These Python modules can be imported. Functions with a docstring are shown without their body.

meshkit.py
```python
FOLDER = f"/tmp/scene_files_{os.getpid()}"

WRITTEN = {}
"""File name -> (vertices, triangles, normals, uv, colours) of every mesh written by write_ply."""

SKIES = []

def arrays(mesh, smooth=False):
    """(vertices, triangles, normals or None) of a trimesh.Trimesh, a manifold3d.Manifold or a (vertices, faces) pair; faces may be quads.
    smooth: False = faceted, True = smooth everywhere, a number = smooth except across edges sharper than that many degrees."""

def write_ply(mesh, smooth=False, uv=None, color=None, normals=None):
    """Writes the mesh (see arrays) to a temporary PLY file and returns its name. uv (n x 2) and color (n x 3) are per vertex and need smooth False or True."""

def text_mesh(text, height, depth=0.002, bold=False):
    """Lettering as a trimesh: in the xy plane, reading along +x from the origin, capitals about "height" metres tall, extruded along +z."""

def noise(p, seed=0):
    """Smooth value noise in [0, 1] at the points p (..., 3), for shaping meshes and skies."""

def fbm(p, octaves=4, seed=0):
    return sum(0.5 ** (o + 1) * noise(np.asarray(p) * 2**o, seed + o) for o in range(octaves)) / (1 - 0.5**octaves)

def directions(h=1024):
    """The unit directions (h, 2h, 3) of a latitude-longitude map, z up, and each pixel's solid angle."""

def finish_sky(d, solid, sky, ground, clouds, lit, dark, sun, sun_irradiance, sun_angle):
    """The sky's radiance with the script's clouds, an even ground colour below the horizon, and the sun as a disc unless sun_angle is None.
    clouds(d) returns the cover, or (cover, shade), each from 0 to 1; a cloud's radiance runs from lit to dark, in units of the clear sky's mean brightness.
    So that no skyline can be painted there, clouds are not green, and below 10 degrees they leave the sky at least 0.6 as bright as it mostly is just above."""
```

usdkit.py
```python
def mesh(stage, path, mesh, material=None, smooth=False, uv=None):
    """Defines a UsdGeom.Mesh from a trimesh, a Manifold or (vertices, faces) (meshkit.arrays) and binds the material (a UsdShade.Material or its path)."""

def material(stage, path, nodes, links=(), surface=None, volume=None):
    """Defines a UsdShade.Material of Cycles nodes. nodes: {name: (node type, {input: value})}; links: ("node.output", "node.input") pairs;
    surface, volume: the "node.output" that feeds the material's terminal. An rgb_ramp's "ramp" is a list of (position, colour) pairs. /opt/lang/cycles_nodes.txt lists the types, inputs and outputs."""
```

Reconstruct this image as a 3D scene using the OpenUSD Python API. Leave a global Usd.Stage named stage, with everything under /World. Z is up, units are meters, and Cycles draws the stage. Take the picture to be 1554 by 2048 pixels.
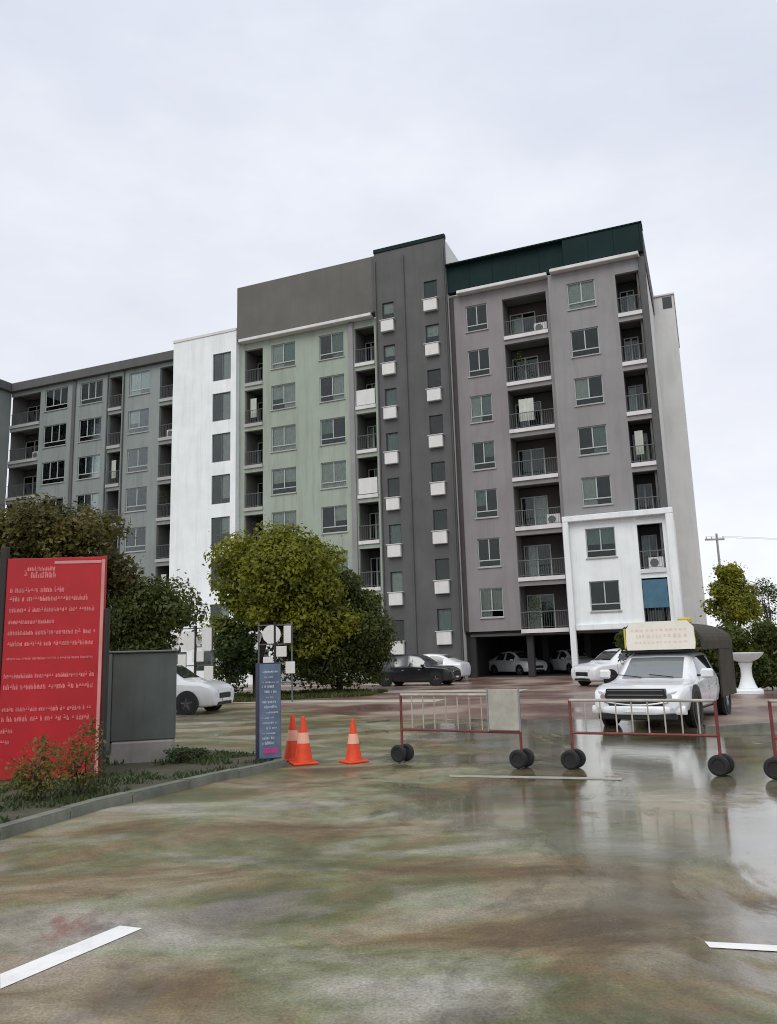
import math, random
import numpy as np
import trimesh
from shapely.geometry import Polygon, box as sbox
from shapely.ops import unary_union
from pxr import Usd, UsdGeom, UsdLux, UsdShade, Sdf, Gf, Vt
import usdkit, meshkit

stage = Usd.Stage.CreateInMemory()
UsdGeom.SetStageUpAxis(stage, 'Z')
UsdGeom.SetStageMetersPerUnit(stage, 1.0)
UsdGeom.Xform.Define(stage, '/World')
UsdGeom.Scope.Define(stage, '/World/Looks')

# ------------------------------------------------------------------ camera
PITCH, ROLL, EYE = math.radians(10.3), math.radians(1.72), 1.6
cam = UsdGeom.Camera.Define(stage, '/World/camera')
cam.CreateHorizontalApertureAttr(24.0)
cam.CreateFocalLengthAttr(24.0 * 1560 / 1554)
cam.CreateFStopAttr(0.0)
cam.CreateClippingRangeAttr(Gf.Vec2f(0.05, 3000))
cam.CreateExposureAttr(0.2)
_fw = np.array([0, math.cos(PITCH), math.sin(PITCH)]); _r0 = np.array([1.0, 0, 0]); _u0 = np.cross(_r0, _fw)
_R = _r0 * math.cos(ROLL) - _u0 * math.sin(ROLL); _U = _r0 * math.sin(ROLL) + _u0 * math.cos(ROLL)
UsdGeom.Xformable(cam).AddTransformOp().Set(Gf.Matrix4d(*_R, 0, *_U, 0, *(-_fw), 0, 0, 0, EYE, 1))

# ------------------------------------------------------------------ sky and sun (overcast)
SUN_EL, SUN_AZ = math.radians(52), math.radians(205)     # direction towards the sun, behind the photographer
SKY_STRENGTH, SUN_INTENSITY = 0.10, 0.4
dome = UsdLux.DomeLight.Define(stage, '/World/sky')
dome.GetPrim().SetCustomDataByKey('kind', 'structure')
dome.GetPrim().SetCustomDataByKey('label', 'pale grey overcast sky above the apartment building')
sky_mat = usdkit.material(stage, '/World/Looks/overcast_sky', {
    'tc': ('texture_coordinate', {}),
    'map': ('mapping', {'scale': (1.0, 1.0, 2.2)}),
    'sky': ('sky_texture', {'sky_type': 'single_scattering', 'sun_disc': False, 'sun_elevation': SUN_EL, 'sun_rotation': SUN_AZ}),
    'n1': ('noise_texture', {'scale': 2.3, 'detail': 5.0, 'roughness': 0.55}),
    'cr': ('rgb_ramp', {'ramp': [(0.3, (6.6, 6.85, 7.5)), (0.5, (7.4, 7.55, 8.0)), (0.7, (8.5, 8.6, 8.8))]}),
    'mx': ('mix_color', {'fac': 0.93, 'use_clamp': False}),
    'sz': ('separate_xyz', {}), 'el': ('rgb_ramp', {'ramp': [(0.0, (1.15, 1.14, 1.13)), (0.35, (1.05, 1.055, 1.07)), (0.72, (0.91, 0.945, 1.01))]}), 'ml': ('vector_math', {'math_type': 'multiply'}),
    'bg': ('background_shader', {'strength': SKY_STRENGTH}),
}, [('tc.generated', 'map.vector'), ('map.vector', 'n1.vector'), ('n1.fac', 'cr.fac'), ('sky.color', 'mx.a'), ('cr.color', 'mx.b'), ('mx.result', 'ml.vector1'), ('tc.generated', 'sz.vector'), ('sz.z', 'el.fac'), ('el.color', 'ml.vector2'), ('ml.vector', 'bg.color')], surface='bg.background')
UsdShade.MaterialBindingAPI.Apply(dome.GetPrim()).Bind(sky_mat)
sun = UsdLux.DistantLight.Define(stage, '/World/sun')
sun.CreateIntensityAttr(SUN_INTENSITY); sun.CreateAngleAttr(40.0); sun.CreateColorAttr(Gf.Vec3f(1.0, 0.97, 0.92))
sun.GetPrim().CreateAttribute('inputs:normalize', Sdf.ValueTypeNames.Bool).Set(True)
_s = np.array([math.sin(SUN_AZ) * math.cos(SUN_EL), math.cos(SUN_AZ) * math.cos(SUN_EL), math.sin(SUN_EL)])
_x = np.cross([0, 0, 1.0], _s); _x /= np.linalg.norm(_x); _y = np.cross(_s, _x)
UsdGeom.Xformable(sun).AddTransformOp().Set(Gf.Matrix4d(*_x, 0, *_y, 0, *_s, 0, 0, 0, 100, 1))

# ------------------------------------------------------------------ helpers
used = {}
def path_of(name, parent=None):
    base = (parent.GetPath().pathString if parent is not None else '/World') + '/' + name
    n = used.get(base, 0); used[base] = n + 1
    return base if n == 0 else f'{base}_{n:03d}'

def obj(name, mesh, material, parent=None, smooth=False):
    if isinstance(mesh, list):
        mesh = cat(mesh)
    return usdkit.mesh(stage, path_of(name, parent), mesh, material, smooth).GetPrim()

def tag(p, label=None, cat_=None, group=None, kind=None):
    for k, v in (('label', label), ('category', cat_), ('group', group), ('kind', kind)):
        if v: p.SetCustomDataByKey(k, v)
    return p

def xf(name, loc=(0, 0, 0), rz=0.0, parent=None, scale=None):
    x = UsdGeom.Xform.Define(stage, path_of(name, parent))
    x.AddTranslateOp().Set(Gf.Vec3d(*map(float, loc)))
    x.AddRotateZOp().Set(float(rz))
    if scale: x.AddScaleOp().Set(Gf.Vec3f(*scale))
    return x.GetPrim()

def thing(name, label, cat_, loc=(0, 0, 0), rz=0.0, group=None):
    return tag(xf(name, loc, rz), label, cat_, group)

def copy(src, loc, rz, label, group=None, scale=None):
    was = src.GetCustomData()
    x = xf(src.GetName(), loc, rz, scale=scale)
    tag(x, label, was.get('category'), group or was.get('group'))
    x.GetReferences().AddInternalReference(src.GetPath()); x.SetInstanceable(True)
    return x

def cat(ms): return trimesh.util.concatenate(ms)
def bx(x0, x1, y0, y1, z0, z1):
    m = trimesh.creation.box([x1 - x0, y1 - y0, z1 - z0]); m.apply_translation([(x0 + x1) / 2, (y0 + y1) / 2, (z0 + z1) / 2]); return m

def rbx(x0, x1, y0, y1, z0, z1, r=0.02):
    """A box with chamfered edges."""
    v = []
    for sx, X in ((1, x0), (-1, x1)):
        for sy, Y in ((1, y0), (-1, y1)):
            for sz, Z in ((1, z0), (-1, z1)):
                v += [(X, Y + sy * r, Z + sz * r), (X + sx * r, Y, Z + sz * r), (X + sx * r, Y + sy * r, Z)]
    return trimesh.convex.convex_hull(np.array(v))

def tube(pts, radii, n=8):
    pts = np.asarray(pts, float); radii = np.broadcast_to(radii, len(pts))
    vs, fs = [], []
    for i, p in enumerate(pts):
        t = pts[min(i + 1, len(pts) - 1)] - pts[max(i - 1, 0)]; t /= np.linalg.norm(t)
        a = np.cross(t, [0, 0, 1.0] if abs(t[2]) < 0.9 else [1.0, 0, 0]); a /= np.linalg.norm(a); b = np.cross(t, a)
        for k in range(n):
            an = 2 * math.pi * k / n; vs.append(p + radii[i] * (math.cos(an) * a + math.sin(an) * b))
    for i in range(len(pts) - 1):
        for k in range(n):
            q = (k + 1) % n; A, B_, Cc, D = i * n + k, i * n + q, (i + 1) * n + q, (i + 1) * n + k
            fs += [(A, B_, Cc), (A, Cc, D)]
    c0, c1 = len(vs), len(vs) + 1; vs += [pts[0], pts[-1]]
    for k in range(n):
        q = (k + 1) % n; fs += [(c0, q, k), (c1, (len(pts) - 1) * n + k, (len(pts) - 1) * n + q)]
    m = trimesh.Trimesh(np.array(vs), np.array(fs), process=False); m.fix_normals(); return m

def revolve(profile, n=24):
    return trimesh.creation.revolve(np.array(profile, float), sections=n)

def cyl(p0, p1, r, n=16):
    return trimesh.creation.cylinder(radius=r, segment=[p0, p1], sections=n)

def plate(poly, y0, y1):
    """Polygon in (x, z), extruded along y from y0 to y1."""
    ms = []
    for g in getattr(poly, 'geoms', [poly]):
        m = trimesh.creation.extrude_polygon(g, y1 - y0, engine='earcut')
        v = m.vertices.copy(); m = trimesh.Trimesh(np.stack([v[:, 0], v[:, 2] + y0, v[:, 1]], 1), m.faces[:, ::-1], process=False)
        ms.append(m)
    return cat(ms)

def sheet(poly, z):
    v, f = trimesh.creation.triangulate_polygon(poly, engine='earcut')
    f = np.array(f); v = np.c_[v, np.full(len(v), z)]
    n = np.cross(v[f[:, 1]] - v[f[:, 0]], v[f[:, 2]] - v[f[:, 0]])[:, 2]
    f[n < 0] = f[n < 0][:, ::-1]
    return trimesh.Trimesh(v, f, process=False)

# ------------------------------------------------------------------ materials
L = '/World/Looks/'
def paint(name, col, rough=0.7, var=0.12, scale=1.5, dirt=0.0, dirtcol=(0.08, 0.075, 0.065), spec=0.4, coat=0.0, metallic=0.0, bump=0.0, streak=True):
    """Paint or plaster with uneven tone and weather streaks."""
    lo, hi = [c * (1 - var) for c in col], [min(1, c * (1 + var)) for c in col]
    nodes = {
        'g': ('geometry', {}),
        'n': ('noise_texture', {'scale': scale, 'detail': 6.0, 'roughness': 0.6}),
        'r': ('rgb_ramp', {'ramp': [(0.3, lo), (0.7, hi)]}),
        'mp': ('mapping', {'scale': (1.6, 1.6, 0.13 if streak else 1.0)}),
        'd': ('noise_texture', {'scale': 1.3, 'detail': 8.0, 'roughness': 0.72}),
        'dr': ('map_range', {'from_min': 0.48, 'from_max': 0.78, 'to_min': 0.0, 'to_max': dirt, 'clamp': True}),
        'm': ('mix_color', {'b': dirtcol}),
        'p': ('principled_bsdf', {'roughness': rough, 'specular_ior_level': spec, 'coat_weight': coat, 'metallic': metallic}),
    }
    links = [('g.position', 'n.vector'), ('n.fac', 'r.fac'), ('g.position', 'mp.vector'), ('mp.vector', 'd.vector'), ('d.fac', 'dr.value'),
             ('dr.result', 'm.fac'), ('r.color', 'm.a'), ('m.result', 'p.base_color')]
    if bump:
        nodes['bn'] = ('noise_texture', {'scale': 60.0, 'detail': 3.0}); nodes['bu'] = ('bump', {'strength': bump, 'distance': 0.02})
        links += [('g.position', 'bn.vector'), ('bn.fac', 'bu.height'), ('bu.normal', 'p.normal')]
    return usdkit.material(stage, L + name, nodes, links, surface='p.BSDF')

def s2l(r, g, b): return tuple((c / 255 / 12.92) if c / 255 <= 0.04045 else ((c / 255 + 0.055) / 1.055) ** 2.4 for c in (r, g, b))

M = {}
M['white_wall'] = paint('white_wall', (0.74, 0.77, 0.77), 0.75, 0.06, 0.8, 0.45, (0.42, 0.43, 0.41), bump=0.05)
M['green_wall'] = paint('grey_green_wall', (0.295, 0.34, 0.285), 0.8, 0.09, 0.35, 0.85, (0.20, 0.215, 0.18), bump=0.05)
M['wing_wall'] = paint('grey_wall', (0.215, 0.245, 0.235), 0.8, 0.09, 0.5, 0.85, (0.15, 0.16, 0.15), bump=0.05)
M['mauve_wall'] = paint('mauve_grey_wall', (0.222, 0.207, 0.211), 0.8, 0.10, 0.4, 0.85, (0.17, 0.155, 0.155), bump=0.05)
M['mauve_light'] = paint('light_mauve_wall', (0.243, 0.236, 0.237), 0.8, 0.10, 0.4, 0.85, (0.18, 0.18, 0.17), bump=0.05)
M['dark_wall'] = paint('charcoal_wall', (0.092, 0.091, 0.090), 0.8, 0.16, 0.5, 0.5, (0.05, 0.055, 0.05), bump=0.05)
M['screen_wall'] = paint('taupe_wall', (0.118, 0.112, 0.100), 0.8, 0.12, 0.5, 0.4, (0.085, 0.075, 0.062), bump=0.05)
M['parapet'] = paint('dark_green_metal', (0.007, 0.021, 0.021), 0.75, 0.2, 0.8, 0.2, (0.014, 0.026, 0.024), spec=0.15)
M['rear_wall'] = paint('pale_grey_wall', (0.60, 0.60, 0.58), 0.8, 0.07, 0.5, 0.45, (0.34, 0.34, 0.31))
M['ledge'] = paint('pale_ledge', (0.62, 0.60, 0.60), 0.7, 0.06, 1, 0.35, (0.25, 0.24, 0.22))
M['slab'] = paint('balcony_slab_paint', (0.36, 0.35, 0.34), 0.75, 0.08, 1, 0.4, (0.2, 0.19, 0.17))
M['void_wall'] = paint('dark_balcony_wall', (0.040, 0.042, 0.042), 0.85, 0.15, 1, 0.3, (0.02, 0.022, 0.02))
M['parking'] = paint('shade_painted_parking_wall', (0.030, 0.029, 0.028), 0.9, 0.2, 1)  # shade of the enclosed parking put into a near-black colour
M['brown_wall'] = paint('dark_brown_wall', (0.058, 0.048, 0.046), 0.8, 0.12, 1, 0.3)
M['interior'] = paint('interior_plaster', (0.12, 0.118, 0.11), 0.9, 0.05, 1)
M['frame'] = paint('pale_window_frame', (0.40, 0.43, 0.41), 0.5, 0.05, 1)
M['frame_dark'] = paint('dark_window_frame', (0.03, 0.033, 0.035), 0.45, 0.1, 1)
M['curtain'] = paint('pale_curtain', (0.48, 0.50, 0.45), 0.9, 0.12, 2)
M['curtain_teal'] = paint('teal_blind', (0.20, 0.275, 0.25), 0.9, 0.1, 2)
M['rail'] = paint('grey_rail', (0.10, 0.105, 0.11), 0.5, 0.1, 2)
M['white_box'] = paint('white_box_metal', (0.62, 0.62, 0.60), 0.55, 0.05, 2, 0.35, (0.4, 0.37, 0.32))
M['blue_tarp'] = paint('blue_screen', (0.05, 0.13, 0.19), 0.6, 0.15, 2)
M['concrete'] = paint('weathered_concrete', (0.28, 0.275, 0.25), 0.8, 0.15, 1.5, 0.5, (0.10, 0.10, 0.075), bump=0.2)
M['kerb'] = paint('mossy_kerb', (0.15, 0.155, 0.125), 0.7, 0.25, 2.5, 0.8, (0.05, 0.055, 0.035), bump=0.2, streak=False)
M['kerb_face'] = paint('dark_kerb_face', (0.035, 0.035, 0.03), 0.7, 0.3, 3)
M['red_sheet'] = paint('red_vinyl', (0.40, 0.010, 0.016), 0.45, 0.14, 1.6, 0.3, (0.27, 0.012, 0.014))
M['pink_print'] = paint('faded_white_print', (0.57, 0.15, 0.15), 0.6, 0.35, 9, 0.0)
M['pink_edge'] = paint('faded_pink_edge', (0.52, 0.24, 0.22), 0.6, 0.15, 3)
M['dark_post'] = paint('dark_brown_post', (0.022, 0.016, 0.014), 0.6, 0.2, 3)
M['panel_grey'] = paint('grey_panel', (0.088, 0.104, 0.094), 0.6, 0.2, 1.6, 0.7, (0.05, 0.058, 0.05))
M['panel_edge'] = paint('grey_panel_side', (0.12, 0.145, 0.125), 0.6, 0.12, 2, 0.3)
M['blue_dark'] = paint('dark_blue_enamel', (0.012, 0.014, 0.05), 0.4, 0.2, 3)
M['blue_face'] = paint('faded_blue_face', (0.115, 0.155, 0.225), 0.5, 0.3, 4, 0.5, (0.05, 0.07, 0.13))
M['print_white'] = paint('white_print', (0.70, 0.72, 0.74), 0.5, 0.05, 4)
M['blue_print'] = paint('faded_blue_white_print', (0.36, 0.41, 0.47), 0.5, 0.3, 9)
M['magenta'] = paint('magenta_print', (0.42, 0.05, 0.22), 0.5, 0.1, 4)
M['orange'] = paint('orange_cone_plastic', (0.62, 0.055, 0.012), 0.45, 0.12, 6, 0.3, (0.25, 0.04, 0.015), streak=False)
M['reflective'] = paint('faded_reflective_band', (0.72, 0.36, 0.26), 0.5, 0.1, 8, 0.3, (0.4, 0.15, 0.1))
M['barrier_red'] = paint('faded_red_paint', (0.16, 0.036, 0.032), 0.6, 0.3, 6, 0.8, (0.07, 0.03, 0.025), streak=False)
M['barrier_white'] = paint('scuffed_white_paint', (0.38, 0.35, 0.31), 0.6, 0.25, 6, 0.8, (0.20, 0.14, 0.10), streak=False)
M['barrier_board'] = paint('grimy_board', (0.34, 0.325, 0.28), 0.5, 0.2, 5, 0.8, (0.20, 0.17, 0.13))
M['rubber'] = paint('black_rubber', (0.012, 0.012, 0.012), 0.7, 0.3, 8)
M['rim'] = paint('alloy_rim', (0.45, 0.46, 0.47), 0.35, 0.1, 8, metallic=0.7)
M['car_white'] = paint('white_car_paint', (0.70, 0.71, 0.72), 0.25, 0.03, 1.5, 0.15, (0.4, 0.38, 0.34), coat=0.8)
M['car_black'] = paint('black_car_paint', (0.010, 0.011, 0.013), 0.25, 0.1, 1.5, 0.1, coat=0.8)
M['trim'] = paint('black_trim', (0.012, 0.012, 0.013), 0.5, 0.2, 4)
M['chrome'] = paint('chrome_trim', (0.6, 0.6, 0.6), 0.2, 0.05, 4, metallic=0.9)
M['headlight'] = paint('headlight_glass', (0.42, 0.44, 0.46), 0.12, 0.2, 9, coat=1.0)
M['tail_light'] = paint('red_lamp_glass', (0.3, 0.012, 0.01), 0.15, 0.2, 9, coat=1.0)
M['canopy_cream'] = paint('cream_canopy_panel', (0.74, 0.70, 0.62), 0.55, 0.05, 2, 0.2, (0.45, 0.4, 0.3))
M['canopy_rim'] = paint('cream_yellow_rim', (0.50, 0.43, 0.22), 0.6, 0.15, 3, 0.4, (0.25, 0.2, 0.1))
M['canopy_yellow'] = paint('yellow_trim', (0.55, 0.42, 0.06), 0.5, 0.1, 3)
M['canopy_dark'] = paint('dark_canvas', (0.045, 0.038, 0.026), 0.9, 0.35, 3, 0.4, (0.09, 0.075, 0.03))
M['canopy_print'] = paint('pale_red_print', (0.66, 0.54, 0.47), 0.55, 0.1, 4)
M['cargo'] = paint('dark_cargo', (0.02, 0.02, 0.018), 0.8, 0.3, 3)
M['bark'] = paint('tree_bark', (0.060, 0.050, 0.038), 0.9, 0.35, 6, bump=0.5)
M['bark_pale'] = paint('pale_tree_bark', (0.24, 0.215, 0.15), 0.9, 0.25, 6, bump=0.4)
M['steel'] = paint('galvanised_steel', (0.22, 0.23, 0.24), 0.5, 0.1, 3)
M['pole_grey'] = paint('pale_pole_concrete', (0.33, 0.33, 0.33), 0.8, 0.1, 2)
M['line'] = paint('road_line_paint', (0.74, 0.74, 0.72), 0.55, 0.06, 7, 0.45, (0.35, 0.34, 0.31), streak=False)
M['line_worn'] = paint('worn_line_paint', (0.33, 0.32, 0.28), 0.5, 0.2, 4, 0.95, (0.13, 0.12, 0.09), streak=False)
M['soil'] = paint('planting_soil', (0.060, 0.055, 0.035), 0.95, 0.35, 3, 0.6, (0.045, 0.06, 0.025), streak=False)

M['glass'] = usdkit.material(stage, L + 'window_glass', {
    'f': ('fresnel', {'IOR': 1.42}), 't': ('transparent_bsdf', {'color': (0.83, 0.86, 0.85)}), 'gl': ('glossy_bsdf', {'color': (0.9, 0.95, 0.95), 'roughness': 0.04}),
    'm': ('mix_closure', {})}, [('f.fac', 'm.fac'), ('t.BSDF', 'm.closure1'), ('gl.BSDF', 'm.closure2')], surface='m.closure')
M['car_glass'] = usdkit.material(stage, L + 'car_glass', {'p': ('principled_bsdf', {'base_color': (0.015, 0.018, 0.02), 'roughness': 0.06, 'specular_ior_level': 0.8, 'coat_weight': 1.0})}, [], surface='p.BSDF')

M['sky_sheen_screen'] = usdkit.material(stage, L + 'painted_sheen_windscreen', {'p': ('principled_bsdf', {'base_color': (0.13, 0.145, 0.155), 'roughness': 0.08, 'specular_ior_level': 0.8, 'coat_weight': 1.0})}, [], surface='p.BSDF')  # pale sky reflection on the glass put into its base colour

def leaf(name, ramp, trans=0.3):
    return usdkit.material(stage, L + name, {
        'g': ('geometry', {}), 'r': ('rgb_ramp', {'ramp': ramp}),
        'n': ('noise_texture', {'scale': 0.9, 'detail': 3.0}),
        'a': ('math', {'math_type': 'multiply_add', 'value2': 0.45, 'value3': 0.0}),
        'b': ('math', {'math_type': 'multiply_add', 'value2': 0.75}),
        'p': ('principled_bsdf', {'roughness': 0.5, 'specular_ior_level': 0.35}), 'tr': ('translucent_bsdf', {}), 'm': ('mix_closure', {'fac': trans})},
        [('g.random_per_island', 'a.value1'), ('g.position', 'n.vector'), ('n.fac', 'b.value1'), ('a.value', 'b.value3'), ('b.value', 'r.fac'),
         ('r.color', 'p.base_color'), ('r.color', 'tr.color'), ('p.BSDF', 'm.closure1'), ('tr.BSDF', 'm.closure2')], surface='m.closure')
M['leaf_yellow'] = leaf('yellow_green_leaves', [(0.2, (0.075, 0.090, 0.009)), (0.45, (0.19, 0.20, 0.013)), (0.7, (0.31, 0.285, 0.016)), (0.95, (0.36, 0.23, 0.02))])
M['leaf_dark'] = leaf('dark_green_leaves', [(0.2, (0.022, 0.042, 0.010)), (0.6, (0.060, 0.085, 0.013)), (0.95, (0.16, 0.16, 0.02))])
M['leaf_olive'] = leaf('olive_leaves', [(0.2, (0.040, 0.055, 0.012)), (0.6, (0.10, 0.115, 0.02)), (0.95, (0.20, 0.18, 0.03))])
M['leaf_rust'] = leaf('rust_brown_leaves', [(0.2, (0.045, 0.045, 0.012)), (0.5, (0.11, 0.095, 0.02)), (0.75, (0.20, 0.095, 0.03)), (0.95, (0.26, 0.12, 0.04))])
M['leaf_hedge'] = leaf('hedge_leaves', [(0.2, (0.028, 0.045, 0.008)), (0.55, (0.085, 0.10, 0.012)), (0.95, (0.20, 0.185, 0.018))])
M['leaf_bush'] = leaf('dry_bush_leaves', [(0.2, (0.06, 0.068, 0.015)), (0.5, (0.16, 0.15, 0.035)), (0.75, (0.26, 0.21, 0.065)), (0.95, (0.33, 0.24, 0.10))])
M['leaf_cover'] = leaf('ground_cover_leaves', [(0.2, (0.028, 0.045, 0.014)), (0.55, (0.06, 0.085, 0.025)), (0.95, (0.12, 0.14, 0.05))])

# wet worn forecourt: pale concrete, mossy and brown stains, puddles
M['forecourt'] = usdkit.material(stage, L + 'wet_forecourt', {
    'g': ('geometry', {}),
    'mp': ('mapping', {'rotation': (0, 0, 0.25), 'scale': (0.55, 0.95, 1.0)}),
    'n1': ('noise_texture', {'scale': 0.8, 'detail': 6.0, 'roughness': 0.62, 'distortion': 0.8}),
    'r1': ('rgb_ramp', {'ramp': [(0.36, (0.032, 0.027, 0.010)), (0.43, (0.075, 0.062, 0.022)), (0.49, (0.165, 0.15, 0.075)), (0.55, (0.285, 0.275, 0.185)), (0.64, (0.42, 0.405, 0.335))]}),
    'mp2': ('mapping', {'location': (13.1, 4.2, 0), 'scale': (0.8, 1.3, 1.0)}),
    'n2': ('noise_texture', {'scale': 0.6, 'detail': 6.0, 'roughness': 0.62, 'distortion': 0.6}),
    'r2': ('rgb_ramp', {'ramp': [(0.36, (0.10, 0.056, 0.028)), (0.45, (0.185, 0.110, 0.050)), (0.53, (0.105, 0.122, 0.038)), (0.62, (0.24, 0.215, 0.19))]}),
    'mx': ('mix_color', {'fac': 0.55}),
    'n3': ('noise_texture', {'scale': 55.0, 'detail': 4.0, 'roughness': 0.7}),
    'r3': ('map_range', {'from_min': 0.3, 'from_max': 0.7, 'to_min': 0.6, 'to_max': 1.4}),
    'mu': ('vector_math', {'math_type': 'scale'}), 'n4': ('noise_texture', {'scale': 3.2, 'detail': 9.0, 'roughness': 0.75}), 'r4': ('map_range', {'from_min': 0.3, 'from_max': 0.68, 'to_min': 0.62, 'to_max': 1.22}), 'm4': ('math', {'math_type': 'multiply'}),
    'mpw': ('mapping', {'location': (3.7, 1.9, 0), 'scale': (0.9, 0.55, 1.0)}),
    'nw': ('noise_texture', {'scale': 0.7, 'detail': 8.0, 'roughness': 0.68, 'distortion': 0.5}),
    'sx': ('separate_xyz', {}),
    'wx': ('map_range', {'from_min': -1.5, 'from_max': 3.2, 'to_min': -0.14, 'to_max': 0.14, 'clamp': True}),
    'wa': ('math', {'math_type': 'add'}),
    'wet': ('map_range', {'range_type': 'smoothstep', 'from_min': 0.44, 'from_max': 0.56, 'to_min': 0.0, 'to_max': 1.0, 'clamp': True}),
    'rough': ('map_range', {'from_min': 0.0, 'from_max': 1.0, 'to_min': 0.5, 'to_max': 0.10}),
    'dark': ('map_range', {'from_min': 0.0, 'from_max': 1.0, 'to_min': 1.0, 'to_max': 0.62}),
    'mu2': ('vector_math', {'math_type': 'scale'}),
    'cw': ('map_range', {'from_min': 0.0, 'from_max': 1.0, 'to_min': 0.05, 'to_max': 1.0}),
    'bn': ('noise_texture', {'scale': 38.0, 'detail': 5.0, 'roughness': 0.65}),
    'bs': ('map_range', {'from_min': 0.0, 'from_max': 1.0, 'to_min': 0.5, 'to_max': 0.10}),
    'bu': ('bump', {'distance': 0.012}),
    'wn': ('noise_texture', {'scale': 5.0, 'detail': 2.0}),
    'wb': ('bump', {'strength': 0.25, 'distance': 0.006}),
    'p': ('principled_bsdf', {'specular_ior_level': 0.5, 'coat_ior': 1.4}),
}, [('g.position', 'mp.vector'), ('mp.vector', 'n1.vector'), ('n1.fac', 'r1.fac'), ('g.position', 'mp2.vector'), ('mp2.vector', 'n2.vector'), ('n2.fac', 'r2.fac'),
    ('r1.color', 'mx.a'), ('r2.color', 'mx.b'), ('g.position', 'n3.vector'), ('n3.fac', 'r3.value'), ('mx.result', 'mu.vector1'), ('g.position', 'n4.vector'), ('n4.fac', 'r4.value'), ('r3.result', 'm4.value1'), ('r4.result', 'm4.value2'), ('m4.value', 'mu.scale'),
    ('g.position', 'mpw.vector'), ('mpw.vector', 'nw.vector'), ('g.position', 'sx.vector'), ('sx.x', 'wx.value'), ('nw.fac', 'wa.value1'), ('wx.result', 'wa.value2'),
    ('wa.value', 'wet.value'), ('wet.result', 'rough.value'), ('wet.result', 'dark.value'), ('mu.vector', 'mu2.vector1'), ('dark.result', 'mu2.scale'),
    ('mu2.vector', 'p.base_color'), ('rough.result', 'p.roughness'), ('wet.result', 'cw.value'), ('cw.result', 'p.coat_weight'), ('rough.result', 'p.coat_roughness'),
    ('g.position', 'bn.vector'), ('bn.fac', 'bu.height'), ('wet.result', 'bs.value'), ('bs.result', 'bu.strength'), ('bu.normal', 'p.normal'),
    ('g.position', 'wn.vector'), ('wn.fac', 'wb.height'), ('wb.normal', 'p.coat_normal')], surface='p.BSDF')

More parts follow.
